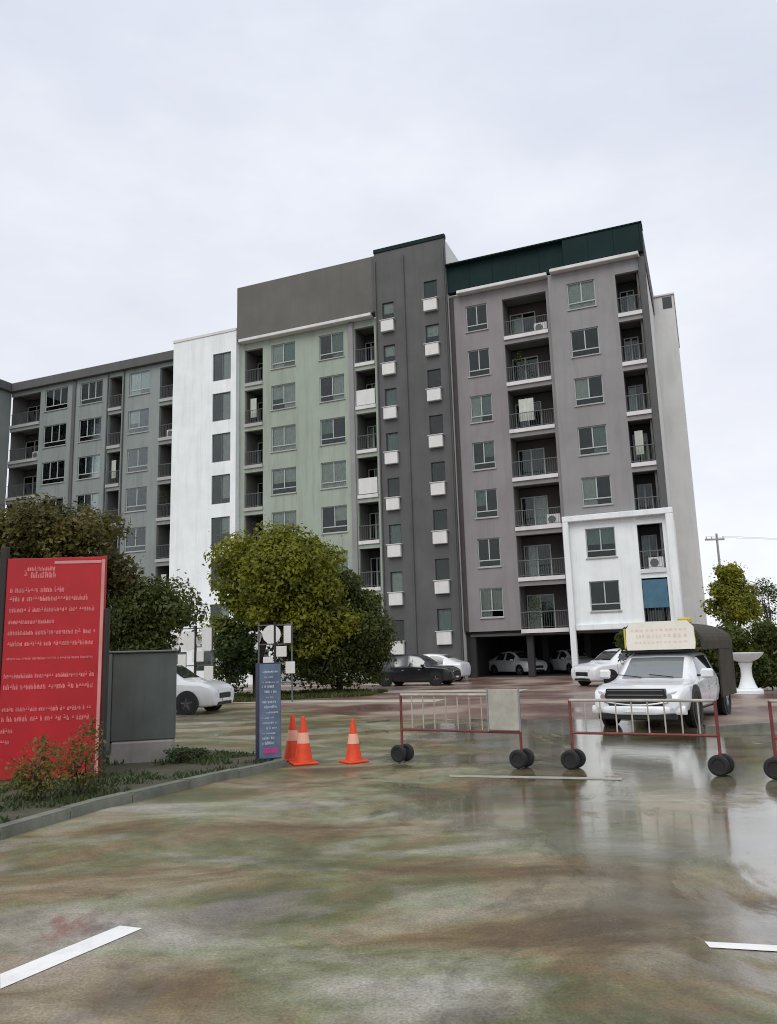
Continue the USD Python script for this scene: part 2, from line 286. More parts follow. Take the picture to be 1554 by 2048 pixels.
M['paving'] = usdkit.material(stage, L + 'wet_brick_paving', {
    'g': ('geometry', {}), 'mp': ('mapping', {'rotation': (0, 0, -0.38)}),
    'b': ('brick_texture', {'color1': (0.20, 0.105, 0.085), 'color2': (0.135, 0.066, 0.056), 'mortar': (0.085, 0.075, 0.065), 'scale': 1.0, 'mortar_size': 0.008, 'brick_width': 0.22, 'row_height': 0.11}),
    'n': ('noise_texture', {'scale': 0.35, 'detail': 5.0}), 'r': ('rgb_ramp', {'ramp': [(0.38, (0.10, 0.055, 0.044)), (0.5, (0.22, 0.145, 0.11)), (0.6, (0.42, 0.36, 0.28))]}),
    'm': ('mix_color', {'fac': 0.55}), 'ro': ('map_range', {'from_min': 0.35, 'from_max': 0.65, 'to_min': 0.2, 'to_max': 0.55}),
    'bu': ('bump', {'strength': 0.4, 'distance': 0.01}), 'p': ('principled_bsdf', {'specular_ior_level': 0.5})},
    [('g.position', 'mp.vector'), ('mp.vector', 'b.vector'), ('g.position', 'n.vector'), ('n.fac', 'r.fac'), ('b.color', 'm.a'), ('r.color', 'm.b'), ('m.result', 'p.base_color'),
     ('n.fac', 'ro.value'), ('ro.result', 'p.roughness'), ('b.fac', 'bu.height'), ('bu.normal', 'p.normal')], surface='p.BSDF')
M['band'] = paint('pale_concrete_band', (0.46, 0.43, 0.35), 0.45, 0.2, 0.8, 0.5, (0.25, 0.21, 0.16), streak=False)
M['terrain'] = paint('dry_ground', (0.13, 0.12, 0.08), 0.9, 0.3, 0.1, streak=False)

# ------------------------------------------------------------------ building frame (u along the front, y into the building)
PX, PY, ANG = 10.627, 46.709, math.radians(22)
def bw(u, y, z=0.0):
    """Building coordinates to world."""
    return np.array([PX + u * math.cos(ANG) + y * math.sin(ANG), PY - u * math.sin(ANG) + y * math.cos(ANG), z])

# ------------------------------------------------------------------ ground
tag(obj('terrain', sheet(sbox(-900, -300, 900, 1500), -0.012), M['terrain']), 'open ground around the apartment grounds', None, None, 'structure')
court = Polygon([(-60, -14), (60, -14), (60, 22.5), (7.2, 15.2), (4.6, 18.2), (-0.5, 20.3), (-4.0, 26.5), (-8, 30), (-60, 40)])
tag(obj('forecourt', sheet(court, 0.0), M['forecourt']), 'wet stained concrete forecourt with puddles in the foreground', None, None, 'structure')
pav = Polygon([(60, 22.5), (7.2, 15.2), (4.6, 18.2), (-0.5, 20.3), (-4.0, 26.5), (-8, 30), (-60, 40), (-60, 90), (80, 90)])
tag(obj('brick_paving', sheet(pav, -0.004), M['paving']), 'wet red brown brick paving in front of the building', None, None, 'structure')
for i, (y0, y1, u0, u1) in enumerate(((-8.6, -7.5, -24, -4), (-16.5, -14.6, -15, 0.5), (-22.5, -21.0, -13, -1.0))):
    q = [bw(u0, y0)[:2], bw(u1, y0)[:2], bw(u1, y1)[:2], bw(u0, y1)[:2]]
    tag(obj('paving_band', sheet(Polygon(q), 0.004), M['band']), ('pale concrete band across the paving nearest the building', 'pale concrete band across the middle of the paving', 'pale concrete band across the paving behind the barriers')[i], None, None, 'structure')

def marking(pts, label):
    q = Polygon(pts)
    tag(obj('road_marking', sheet(q, 0.004), M['line_worn' if 'faint' in label else 'line']), label, None, None, 'structure')
marking([(-2.115, 4.46), (-2.02, 4.27), (-1.57, 5.11), (-1.73, 5.17)], 'thick white painted line at the lower left of the forecourt')
marking([(1.655, 4.62), (2.35, 4.455), (2.33, 4.36), (1.65, 4.535)], 'short white painted line at the right edge of the forecourt')
marking([(0.71, 10.77), (2.8, 10.12), (2.74, 9.95), (0.68, 10.60)], 'faint worn white line before the wheeled barriers')

# planted island on the left with its kerb
kl = np.array([(-7.6, -2.0), (-4.6, 4.6), (-3.71, 7.68), (-3.28, 9.03), (-2.39, 10.74), (-1.75, 11.75), (-1.62, 12.05)])
back = [(-2.0, 12.9), (-3.4, 13.9), (-14, 19.5), (-20, 18), (-20, -2)]
isl = Polygon(list(kl) + back)
inner = isl.buffer(-0.16)
kb = tag(xf('kerb'), 'mossy concrete kerb around the planted island at left', None, None, 'structure')
from shapely.geometry import LineString
kline = LineString(np.array(list(kl) + back[:3])); dist = 0.0; kr_ = random.Random(9)
while dist < kline.length - .3:
    e = min(dist + .95, kline.length)
    pts = [kline.interpolate(q) for q in np.linspace(dist + .006, e - .006, 5)]
    seg = LineString([(q.x, q.y) for q in pts]).buffer(.16, cap_style=2, join_style=2, single_sided=False).intersection(isl)
    if seg.area > .02 and seg.geom_type == 'Polygon':
        hgt = .108 + kr_.uniform(-.006, .006); low_ = trimesh.creation.extrude_polygon(seg.buffer(.0005), hgt - .02, engine='earcut'); up_ = trimesh.creation.extrude_polygon(seg.buffer(-.012), .02, engine='earcut'); up_.apply_translation((0, 0, hgt - .0201))
        obj('kerb_stone', [low_, up_], M['kerb'], kb)
    dist = e
bed = trimesh.creation.extrude_polygon(inner.buffer(-0.002), 0.085, engine='earcut')
tag(obj('planting_bed', bed, M['soil']), 'damp earth of the planted island at left', None, None, 'structure')

# ------------------------------------------------------------------ apartment building
B = thing('apartment_building', 'eight storey grey apartment block with white stair tower and dark green parapet', 'apartment block', (PX, PY, 0), -math.degrees(ANG))
K = range(7)
zt = lambda k: 24.2 - 3.13 * k
rng = random.Random(11)

def wall(name, u0, u1, z0, z1, yf, holes, mat, t=0.25):
    p = sbox(u0, z0, u1, z1)
    if holes: p = p.difference(unary_union([sbox(*h) for h in holes]))
    return obj(name, plate(p, yf, yf + t), mat, B)

def window(u0, u1, z0, z1, yf, style='slide', look=None, fm='frame', panes=2):
    """Recessed window: frame, panes, sill and what hangs behind the glass. look: one entry per pane ('d' dark, 'c' curtain, 't' teal blind)."""
    w = xf('window', ((u0 + u1) / 2, yf, z0), 0, B)
    W, H_, y0, y1 = u1 - u0, z1 - z0, 0.09, 0.15
    f = 0.055
    fr = [bx(-W/2, W/2, y0, y1, 0, f), bx(-W/2, W/2, y0, y1, H_ - f, H_), bx(-W/2, -W/2 + f, y0, y1, f, H_ - f), bx(W/2 - f, W/2, y0, y1, f, H_ - f)]
    low = 0.42 if style == 'slide' else 0.0
    if low: fr.append(bx(-W/2 + f, W/2 - f, y0 + 0.003, y1 - 0.003, low - 0.03, low + 0.03))
    zb = low + 0.03 if low else f
    edges = np.linspace(-W/2 + f, W/2 - f, panes + 1)
    for e in edges[1:-1]: fr.append(bx(e - 0.03, e + 0.03, y0 + 0.004, y1 - 0.004, zb, H_ - f))
    obj('frame', fr, M[fm], w)
    look = look or [rng.choice('ddcct') for _ in range(panes)]
    for i in range(panes):
        obj('pane', bx(edges[i] + 0.005, edges[i + 1] - 0.005, y0 + 0.025, y0 + 0.035, zb + 0.002, H_ - f - 0.002), M['glass'], w)
    if low: obj('pane', bx(-W/2 + f + .003, W/2 - f - .003, y0 + 0.026, y0 + 0.036, f + .003, low - 0.033), M['glass'], w)
    for i in range(panes):
        if look[i] != 'd':
            n = 13; xs = np.linspace(edges[i] + 0.01, edges[i + 1] - 0.01, n); zz = rng.choice([0.05, 0.05, 0.4, H_ * 0.45])
            v = np.array([(x, 0.19 + 0.025 * (j % 2) + 0.002 * i, z) for j, x in enumerate(xs) for z in (zz, H_ - 0.02)])
            fc = [(2*j, 2*j+2, 2*j+3, 2*j+1) for j in range(n - 1)]
            obj('curtain', (v, np.array(fc)), M['curtain' if look[i] == 'c' else 'curtain_teal'], w)
    if style == 'slide': obj('sill', bx(-W/2 - 0.06, W/2 + 0.06, -0.07, 0.085, -0.07, -0.004), M['slab'], w)
    return w

def balcony(u0, u1, k, yf, slabmat='slab', door=0.62, rail=True, extra=None, wallmat='brown_wall', zbot=None, low=2.6):
    """Recessed balcony: opening back wall with sliding door, slab edge, railing."""
    b = xf('balcony', ((u0 + u1) / 2, yf, zt(k) - low), 0, B)
    W = u1 - u0; D = 1.7
    dw = W * door; dx0 = -W/2 + 0.08; dx1 = dx0 + dw
    hole = sbox(dx0, 0.02, dx1, 2.15)
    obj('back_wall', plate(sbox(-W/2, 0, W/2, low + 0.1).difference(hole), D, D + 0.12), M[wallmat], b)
    fr = [bx(dx0, dx1, D - .03, D + .03, 2.09, 2.15), bx(dx0, dx0 + .06, D - .03, D + .03, 0.0, 2.09), bx(dx1 - .06, dx1, D - .03, D + .03, 0.0, 2.09), bx((dx0+dx1)/2 - .04, (dx0+dx1)/2 + .04, D - .025, D + .025, 0.0, 2.09)]
    obj('door_frame', fr, M['frame'], b)
    c = (dx0 + dx1) / 2
    obj('door_pane', bx(dx0 + .065, c - .045, D - .005, D + .005, 0.02, 2.085), M['glass'], b)
    obj('door_pane', bx(c + .045, dx1 - .065, D - .005, D + .005, 0.02, 2.085), M['glass'], b)
    if rng.random() < 0.6:
        n = 15; s = rng.choice([0, 1]); xs = np.linspace(dx0 + .06 if s else c, c if s else dx1 - .06, n)
        v = np.array([(x, D + 0.2 + 0.03 * (j % 2), z) for j, x in enumerate(xs) for z in (0.05, 2.1)])
        obj('curtain', (v, np.array([(2*j, 2*j+2, 2*j+3, 2*j+1) for j in range(n - 1)])), M[rng.choice(['curtain', 'curtain', 'curtain_teal'])], b)
    obj('slab', bx(-W/2 - 0.003, W/2 + 0.003, -0.10, D + 0.10, -0.24, -0.002), M[slabmat], b)
    if rail:
        r = [cyl((-W/2 + .01, .04, 1.02), (W/2 - .01, .04, 1.02), .028, 8), cyl((-W/2 + .01, .04, .10), (W/2 - .01, .04, .10), .02, 6)]
        n = max(4, int(W / 0.13))
        for x in np.linspace(-W/2 + .05, W/2 - .05, n): r.append(cyl((x, .04, .1), (x, .04, 1.02), .011, 5))
        obj('railing', r, M['rail'], b)
    if extra == 'box':                      # outdoor cooling unit on the slab
        obj('cooling_unit', rbx(W/2 - .95, W/2 - .1, .3, .62, .02, .68, .03), M['white_box'], b)
        obj('fan_grille', cyl((W/2 - .62, .295, .35), (W/2 - .62, .305, .35), .24, 20), M['rail'], b)
    if extra == 'panel':                    # white screen filling part of the opening
        obj('white_screen', rbx(-W/2 + .04, W/2 - .06, -.02, .02, .06, 1.15, .012), M['white_box'], b)
    if extra == 'cloth':
        v = []
        n = 9
        for j, x in enumerate(np.linspace(-W*.28, W*.05, n)):
            for z in (2.0, 0.55): v.append((x, .25 + .05 * (j % 2), z))
        obj('hanging_cloth', (np.array(v), np.array([(2*j, 2*j+1, 2*j+3, 2*j+2) for j in range(n - 1)])), M['curtain'], b)
    if extra == 'tarp':
        obj('blue_screen', rbx(-W/2 + .03, W/2 - .03, -.015, .015, .9, 2.5, .01), M['blue_tarp'], b)
    if extra == 'plants':
        r2 = np.random.default_rng(77 + k)
        c0 = np.array([(-W*.25, .22, .9), (-W*.2, .25, 1.7), (-W*.05, .2, 1.1)])
        tag(obj('potted_plant', leaf_cloud([(c, (.35, .2, .5)) for c in c0], 350, .10, 3 + k), M['leaf_dark'], b), kind='stuff')
    return b

# leaf clouds: many small folded leaves spread through blobs
def leaf_cloud(blobs, n, size, seed, shell=0.55, zmin=None):
    r = np.random.default_rng(seed)
    vol = np.array([np.prod(b[1]) ** 0.75 for b in blobs]); pick = r.choice(len(blobs), n, p=vol / vol.sum())
    d = r.normal(size=(n, 3)); d /= np.linalg.norm(d, axis=1, keepdims=True)
    rad = shell + (1 - shell) * r.random(n) ** 0.6; rad *= np.where(r.random(n) < 0.18, r.random(n), 1.0)
    cs = np.array([b[0] for b in blobs], float)[pick]; rs = np.array([b[1] for b in blobs], float)[pick]
    c = cs + d * rs * rad[:, None]
    c += (meshkit.noise(c * 1.7, 3)[:, None] - 0.5) * d * rs * 0.9 + r.normal(size=(n, 3)) * size * (r.random(n) < .12)[:, None]
    if zmin is not None: c[:, 2] = np.maximum(c[:, 2], zmin + r.random(n) * 0.2)
    nrm = d * 0.7 + r.normal(size=(n, 3)) * 0.6 + [0, 0, 0.4]; nrm /= np.linalg.norm(nrm, axis=1, keepdims=True)
    a = np.cross(nrm, r.normal(size=(n, 3))); a /= np.linalg.norm(a, axis=1, keepdims=True); b = np.cross(nrm, a)
    s = (size * (0.45 + 1.0 * r.random(n) ** 1.5))[:, None]
    v = np.stack([c - a * s * .5, c + b * s * .28 + nrm * s * .08, c + a * s * .5, c - b * s * .28 + nrm * s * .08], 1).reshape(-1, 3)
    i = np.arange(n)[:, None] * 4
    f = np.concatenate([i + [0, 2, 1], i + [0, 3, 2]], 0)
    return trimesh.Trimesh(v, f, process=False)

def slabs_and_partitions(name, u0, u1, yf, cuts, z_low, z_high, depth=4.2, ks=K):
    ms = [bx(u0, u1, yf + depth, yf + depth + 0.15, z_low, z_high)]
    for k in list(ks) + [max(ks) + 1]:
        z = zt(k) + 0.33 if k <= max(ks) else zt(k - 1) - 2.80
        ms.append(bx(u0 + .26, u1 - .26, yf + 0.26, yf + depth - .002, z - 0.15, z))
    for c in cuts: ms.append(bx(c - 0.06, c + 0.06, yf + 0.255, yf + depth - .004, z_low, z_high - 0.02))
    return obj(name, ms, M['interior'], B)

# --- left wing: three window columns and three balconies
yw = 0.0; Zr = 24.55
wcols, bcols = [(-42.2, -39.75), (-38.4, -36.1), (-33.4, -31.4)], [(-46.0, -42.7), (-35.4, -34.1), (-30.4, -28.95)]
holes = [(a, zt(k) - 1.85, b, zt(k)) for a, b in wcols for k in K] + [(a, zt(k) - 2.6, b, zt(k)) for a, b in bcols for k in K]
wall('left_wing_wall', -46.0, -28.8, 0, Zr, yw, holes, M['wing_wall'])
for a, b in wcols:
    for k in K: window(a, b, zt(k) - 1.85, zt(k), yw, panes=3 if b - a > 2.2 else 2)
for a, b in bcols:
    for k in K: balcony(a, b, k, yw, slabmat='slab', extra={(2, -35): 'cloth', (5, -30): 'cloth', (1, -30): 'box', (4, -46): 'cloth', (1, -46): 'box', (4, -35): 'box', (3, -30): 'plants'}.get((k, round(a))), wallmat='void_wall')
slabs_and_partitions('interior_walls', -46.0, -28.8, yw, [c for a, b in bcols for c in (a - .07, b + .07)] , 0, Zr)
obj('roof_band', rbx(-46.2, -28.82, yw - 0.35, yw + 4.5, Zr + .003, 25.3, .03), M['dark_wall'], B)
for u in (-39.0, -34.0 + .12, -35.5 - .0):
    obj('drain_pipe', rbx(u - .16 if u < -38 else u - .05, u + .16 if u < -38 else u + .05, yw - .12, yw - .003, 0.2, Zr - .05, .02), M['dark_wall'], B)

# --- wing at the far left that turns towards the viewer
lw = xf('side_wing', (-46.0, 0, 0), 0, B)
lh = [(-9.5 + j * 3.1 + .6, zt(k) - 1.85, -9.5 + j * 3.1 + 2.0, zt(k)) for j in range(3) for k in K]
p = sbox(-9.5, 0, -0.02, Zr).difference(unary_union([sbox(*h) for h in lh]))
m = plate(p, 0, 0.25); v = m.vertices; m = trimesh.Trimesh(np.stack([-v[:, 1], v[:, 0], v[:, 2]], 1), m.faces, process=False); m.fix_normals()
obj('side_wing_wall', m, M['wing_wall'], lw)
obj('side_wing_core', [bx(-8, -1.2, -9.5, -.02, 0, Zr)], M['interior'], lw)
obj('side_wing_roof_band', rbx(-8, .35, -9.8, -.36, Zr + .003, 25.3, .03), M['dark_wall'], lw)
for h in lh: obj('side_wing_glass', bx(-.12, -.11, h[0], h[2], h[1], h[3]), M['glass'], lw)
for h in lh: obj('side_wing_frame', [bx(-.15, -.08, h[0], h[2], h[1], h[1] + .06), bx(-.15, -.08, h[0], h[2], h[3] - .06, h[3]), bx(-.148, -.082, (h[0]+h[2])/2 - .04, (h[0]+h[2])/2 + .04, h[1] + .06, h[3] - .06)], M['frame'], lw)

# --- white stair tower
yt = -0.45
tz = [(-25.18, zt(k) - 2.15, -23.58, zt(k)) for k in K]
wall('white_tower_wall', -28.8, -23.12, 0, 25.75, yt, tz, M['white_wall'])
for h in tz: window(h[0], h[2], h[1], h[3], yt, style='plain', fm='rail', panes=2, look=['d', rng.choice('ccc')])
obj('tower_sides', [bx(-28.8, -28.55, yt + .252, 4.0, 0, 25.75), bx(-23.37, -23.12, yt + .252, 4.0, 0, 25.75), bx(-28.54, -23.38, 3.75, 3.99, 0, 25.7)], M['white_wall'], B)
obj('tower_roof', [bx(-28.84, -23.14, yt - .05, 4.0, 25.753, 25.95)], M['ledge'], B)
obj('roof_hatch', [rbx(-26.3, -25.6, 0.6, 1.4, 25.953, 26.4, .03)], M['steel'], B)

# --- grey green section under the tall taupe screen wall
yd = 0.0
d_b1, d_w1, d_w2, d_b2 = (-22.65, -21.1), (-20.4, -18.4), (-16.45, -14.5), (-13.65, -12.15)
holes = [(a, zt(k) - 1.85, b, zt(k)) for a, b in (d_w1, d_w2) for k in K] + [(a, zt(k) - 2.6, b, zt(k)) for a, b in (d_b1, d_b2) for k in K]
wall('grey_green_wall', -23.1, -11.78, 0, 24.7, yd, holes, M['green_wall'])
obj('pilaster', rbx(-14.1, -13.72, -.14, -.003, 0, 24.68, .02), M['mauve_light'], B)
for c, lk in ((d_w1, {}), (d_w2, {2: ['t', 'd']})):
    for k in K: window(c[0], c[1], zt(k) - 1.85, zt(k), yd, look=lk.get(k) or [rng.choice('ccctd'), rng.choice('cccdt')])
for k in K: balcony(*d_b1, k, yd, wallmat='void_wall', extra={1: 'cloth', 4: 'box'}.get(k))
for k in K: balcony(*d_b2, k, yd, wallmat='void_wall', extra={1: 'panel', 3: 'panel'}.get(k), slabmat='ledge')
slabs_and_partitions('interior_walls', -23.1, -11.8, yd, [d_b1[0] - .07, d_b1[1] + .07, d_b2[0] - .07, d_b2[1] + .07, -17.4], 0, 24.7)
obj('screen_wall', [rbx(-23.1, -11.78, -.42, -.10, 24.95, 29.15, .03), bx(-23.1, -11.78, -.099, .4, 24.95, 29.1)], M['screen_wall'], B)
obj('ledge', rbx(-22.9, -12.15, -.55, .2, 24.72, 24.945, .03), M['ledge'], B)
obj('screen_post', [rbx(-12.0, -11.76, -.5, -.43, 24.95, 29.1, .02)], M['dark_wall'], B)

# --- charcoal stair core with small windows over white boxes
ye = -0.55
c1, c2 = (-11.35, -10.35), (-8.22, -7.2)
s1 = [24.05 - 3.1 * k for k in range(8)]; s2 = [24.92 - 3.15 * k for k in range(8)]
sh = [(c1[0] + .1, z, c1[1] - .05, z + 1.35) for z in s1 if z > 0] + [(c2[0] + .05, z, c2[1] - .03, z + 1.4) for z in s2]
wall('charcoal_wall', -11.76, -6.6, 0, 29.2, ye, sh, M['dark_wall'])
obj('charcoal_core_sides', [bx(-6.85, -6.6, ye + .252, 3.5, 0, 29.15), bx(-11.76, -11.5, ye + .252, 3.5, 0, 29.15), bx(-11.49, -6.86, 3.25, 3.49, 0, 29.15), bx(-11.5, -6.86, ye + .3, 3.2, 28.8, 29.1)] + [bx(-11.49, -6.86, ye + .255, 3.2, z - 1.2, z - 1.05) for z in s2], M['rear_wall'], B)
obj('core_roof_band', [rbx(-11.8, -6.56, ye - .06, ye + .3, 29.202, 29.5, .02)], M['parapet'], B)
for h in sh:
    window(h[0], h[2], h[1], h[3], ye, style='plain', panes=1, fm='frame_dark', look=[rng.choice('dddct')])
for c, zs in ((c1, s1), (c2, s2)):
    for z in zs:
        if z < 1.0: continue
        b = xf('window_box', ((c[0] + c[1]) / 2, ye, z), 0, B)
        w = (c[1] - c[0]) / 2
        obj('box_panel', rbx(-w + .04, w - .04, -.26, -.003, -.82, -.02, .025), M['white_box'], b)
        obj('box_cap', rbx(-w - .04, w + .04, -.30, -.003, -.018, .03, .012), M['ledge'], b)
for u in (-9.6, -6.72, -11.7): obj('drain_pipe', cyl((u, ye - .07, .2), (u, ye - .07, 28.6), .055, 8), M['dark_wall'], B)

# --- mauve section with wide balconies, parking below
yf1 = 0.0
f_w, f_b = (-5.5, -4.05), (-3.0, -0.15)
holes = [(f_w[0], zt(k) - 1.8, f_w[1], zt(k)) for k in K] + [(f_b[0], zt(k) - 2.6, f_b[1], zt(k)) for k in K]
wall('mauve_wall', -6.58, 0.098, 2.78, 25.0, yf1, holes, M['mauve_wall'])
for k in K: window(f_w[0], f_w[1], zt(k) - 1.8, zt(k), yf1, look={0: ['d', 'd'], 1: ['d', 'd'], 2: ['c', 't'], 3: ['d', 't'], 4: ['t', 'd'], 5: ['d', 'd'], 6: ['c', 'c']}[k])
for k in K: balcony(*f_b, k, yf1, door=0.6, slabmat='ledge', extra={1: 'plants', 0: 'box', 3: None, 2: 'cloth', 4: 'box', 6: 'plants'}.get(k), wallmat='brown_wall')
slabs_and_partitions('interior_walls', -6.58, 0.1, yf1, [f_b[0] - .07, f_b[1] + .07, -6.4], 2.8, 25.0)
obj('ledge', rbx(-5.95, 0.06, -.50, .2, 25.02, 25.24, .03), M['ledge'], B)
obj('downpipe', rbx(-6.56, -6.3, -.10, -.003, 2.8, 25.0, .02), M['brown_wall'], B)

# --- light mauve bay at the right end with the white framed lower storeys
yf2 = -0.35
g_w, g_b = (1.25, 2.95), (4.2, 5.6)
def gh(ks): return [(g_w[0], zt(k) - 1.75, g_w[1], zt(k)) for k in ks] + [(g_b[0], zt(k) - 2.6, g_b[1], zt(k)) for k in ks]
wall('end_bay_wall', 0.1, 5.62, 9.32, 25.0, yf2, [(h[0], h[1], min(h[2], 5.6), h[3]) for h in gh(range(5))], M['mauve_light'])
wall('white_bay_wall', 0.1, 5.95, 2.78, 9.30, yf2 - .06, gh((5, 6)), M['white_wall'], t=0.31)
obj('white_frame', [rbx(0.0, 6.25, yf2 - .45, yf2 - .062, 9.0, 9.34, .03), rbx(0.0, .34, yf2 - .45, yf2 - .062, 0, 8.99, .03), rbx(5.82, 6.25, yf2 - .45, yf2 - .062, 0, 8.99, .03), rbx(.35, 5.81, yf2 - .3, yf2 - .062, 2.6, 2.95, .03)], M['white_wall'], B)
obj('white_end_wall', [bx(5.955, 6.2, yf2 - .06, 3.2, 2.8, 9.0)], M['white_wall'], B)
obj('end_pier', rbx(5.63, 6.0, yf2 - .12, yf2 + .4, 9.36, 25.0, .02), M['dark_wall'], B)
for k in K: window(g_w[0], g_w[1], zt(k) - 1.75, zt(k), yf2 if k < 5 else yf2 - .06, look={0: ['c', 'c'], 1: ['d', 'd'], 2: ['c', 'd'], 3: ['d', 't'], 4: ['c', 'd'], 5: ['t', 't'], 6: ['d', 'd']}[k], panes=2, fm='frame' if k < 5 else 'frame')
for k in K: balcony(*g_b, k, yf2 if k < 5 else yf2 - .06, slabmat='ledge', wallmat='void_wall', extra={3: 'cloth', 6: 'tarp', 5: 'box'}.get(k))
slabs_and_partitions('interior_walls', 0.1, 5.6, yf2, [g_b[0] - .07, 5.5, .3], 2.8, 25.0)
obj('end_wall', [bx(5.63, 5.95, yf2 + .41, 12.0, 9.36, 25.0), bx(5.7, 5.95, 3.25, 12, 0, 9.355)], M['rear_wall'], B)
obj('ledge', rbx(0.30, 5.70, yf2 - .45, .2, 25.02, 25.24, .03), M['ledge'], B)
# dark green parapet of tall metal panels over both bays
for i, (a, b) in enumerate([(x, x + 1.55) for x in np.arange(-6.58, 5.9, 1.555)]):
    obj('parapet_panel', rbx(a, min(b, 6.0), yf2 - .28 if a > 0.0 else -.30, yf2 + .1 if a > 0 else .12, 25.245, 27.1, .012), M['parapet'], B)
obj('parapet_cap', [rbx(-6.59, 6.05, yf2 - .34, .5, 27.103, 27.2, .02)], M['parapet'], B)
obj('parapet_end', [bx(5.7, 6.02, .13, 11.8, 25.01, 27.1)], M['dark_wall'], B)
# parking under the building
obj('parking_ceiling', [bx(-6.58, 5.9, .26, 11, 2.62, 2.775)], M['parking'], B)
obj('parking_back_wall', [bx(-6.58, 5.9, 8.0, 8.2, 0, 2.6), bx(-6.56, -6.4, .3, 8, 0, 2.6), bx(-6.39, 5.69, .6, 7.99, -.003, .012)], M['parking'], B)  # last box is a dark floor sheet, parking shade painted over the paving
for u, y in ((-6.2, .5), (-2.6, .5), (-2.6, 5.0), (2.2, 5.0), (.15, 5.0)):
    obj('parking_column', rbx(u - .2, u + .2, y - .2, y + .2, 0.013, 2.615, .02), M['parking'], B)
# roof decks and the bulk behind, so that the block is closed from every side
obj('roof_deck', [bx(-46.0, -28.9, 4.4, 12, 0, 24.5), bx(-28.8, -11.8, 4.4, 12, 0, 24.6), bx(-11.8, 5.6, 4.4, 12, 2.8, 25.0), bx(-23.0, -11.8, .45, 4.35, 24.75, 24.9), bx(-6.55, 5.6, .15, 4.35, 25.02, 25.2)], M['rear_wall'], B)
# pale rear block seen past the right end
obj('rear_block_wall', [bx(2.5, 7.38, 9.0, 20.0, 0, 26.3)], M['rear_wall'], B)
obj('rear_block_window', [bx(6.62, 7.24, 8.965, 8.998, 25.35, 26.2)], M['frame_dark'], B)
obj('rear_block_cap', [rbx(2.4, 7.45, 8.9, 20.1, 26.303, 26.45, .03)], M['ledge'], B)

# ------------------------------------------------------------------ shop front at the tower's foot, seen through the trees
S_ = thing('lobby_kiosk', 'low white kiosk with dark windows seen between the trees under the white tower', 'kiosk', bw(-22.0, -5.6), -math.degrees(ANG))
ho = [(-4.6, .1, -3.5, 2.1), (-2.7, .9, -1.3, 2.1), (-.6, .9, .9, 2.1), (1.6, .1, 2.6, 2.1), (3.2, .9, 4.7, 2.1)]
obj('wall', plate(sbox(-5.2, 0, 5.2, 3.0).difference(unary_union([sbox(*h) for h in ho])), 0, .2), M['white_wall'], S_)
obj('side_wall', [bx(-5.2, -5.0, .202, 4, 0, 3), bx(5.0, 5.2, .202, 4, 0, 3), bx(-4.99, 4.99, 3.8, 4, 0, 3)], M['white_wall'], S_)
obj('roof', rbx(-5.5, 5.5, -.5, 4.2, 3.003, 3.22, .03), M['ledge'], S_)
for h in ho:
    obj('pane', bx(h[0], h[2], .09, .10, h[1], h[3]), M['glass'], S_)
for i, (x, z) in enumerate(((-4.2, 2.55), (.2, 2.5), (3.9, 2.55))):
    obj('round_sign', cyl((x, -.06, z), (x, -.003, z), .34, 24), M['white_box'], S_)

def panel_stand(label, px, py, panels, h):
    t = thing('notice_stand', label, 'notice stand', (px, py, 0), 0)
    obj('post', [cyl((0, 0, 0), (0, 0, h), .05, 10)], M['dark_post'], t, 40)
    obj('back_frame', [bx(-.62, .62, .03, .06, z - .02, z + .02) for z in np.linspace(.7, h - .1, 4)] + [bx(x - .03, x + .03, .061, .10, .0, h) for x in (-.6, .6)], M['rail'], t)
    for x, z, w, hh in panels:
        if w < 0: obj('round_panel', cyl((x, -.03, z), (x, .028, z), -w, 24), M['white_box'], t)
        else: obj('panel', rbx(x - w/2, x + w/2, -.02, .028, z - hh/2, z + hh/2, .01), M['white_box'], t)
    return t
panel_stand('dark stand with white round and square panels just above the blue pylon', -4.25, 28.6, [(-.12, 2.42, -.33, 0), (.45, 2.40, .26, .62), (.22, 1.80, .40, .38), (-.25, 1.42, .36, .40), (.55, 1.22, .34, .42), (-.1, .85, .5, .3)], 2.85)
panel_stand('dark stand with white panels between the white saloon car and the shade tree', -7.35, 29.5, [(-.28, 2.30, -.36, 0), (.42, 2.34, .36, .85), (.10, 1.72, .42, .40), (-.50, 1.55, .30, .5), (.50, 1.10, .34, .5)], 2.85)

# ------------------------------------------------------------------ vehicles
def pch(xk, yk, x):
    from scipy.interpolate import PchipInterpolator
    return PchipInterpolator(xk, yk)(x)

def loft_body(keys, n=49):
    """keys: rows of x, z_bottom, half_width_sill, half_width_belt, z_belt, half_width_roof, z_top. Returns the grid (n stations x 2*m-1 points)."""
    k = np.array(keys, float); xs = np.unique(np.concatenate([np.linspace(k[0, 0], k[-1, 0], n), k[:, 0]]))
    zb, ws, wb, zbelt, wr, ztp = (np.interp(xs, k[:, 0], k[:, j]) * .35 + pch(k[:, 0], k[:, j], xs) * .65 for j in range(1, 7))
    rows = []
    for i in range(len(xs)):
        zm = zb[i] + (zbelt[i] - zb[i]) * .5
        half = [(0, zb[i]), (ws[i] * .9, zb[i]), (ws[i], zb[i] + .07), (wb[i] + .012, zm), (wb[i], zbelt[i] - .05), (wb[i] - .025, zbelt[i]),
                (wr[i] + (wb[i] - wr[i]) * .12 if ztp[i] > zbelt[i] + .1 else wr[i], ztp[i] - min(.07, (ztp[i] - zbelt[i]) * .4)), (wr[i] * .86, ztp[i] - .012), (0, ztp[i])]
        rows.append([(xs[i], -y, z) for y, z in half[:0:-1]][:-0 or None] + [(xs[i], y, z) for y, z in half])
    g = np.array([[r for r in row] for row in rows])
    return xs, g

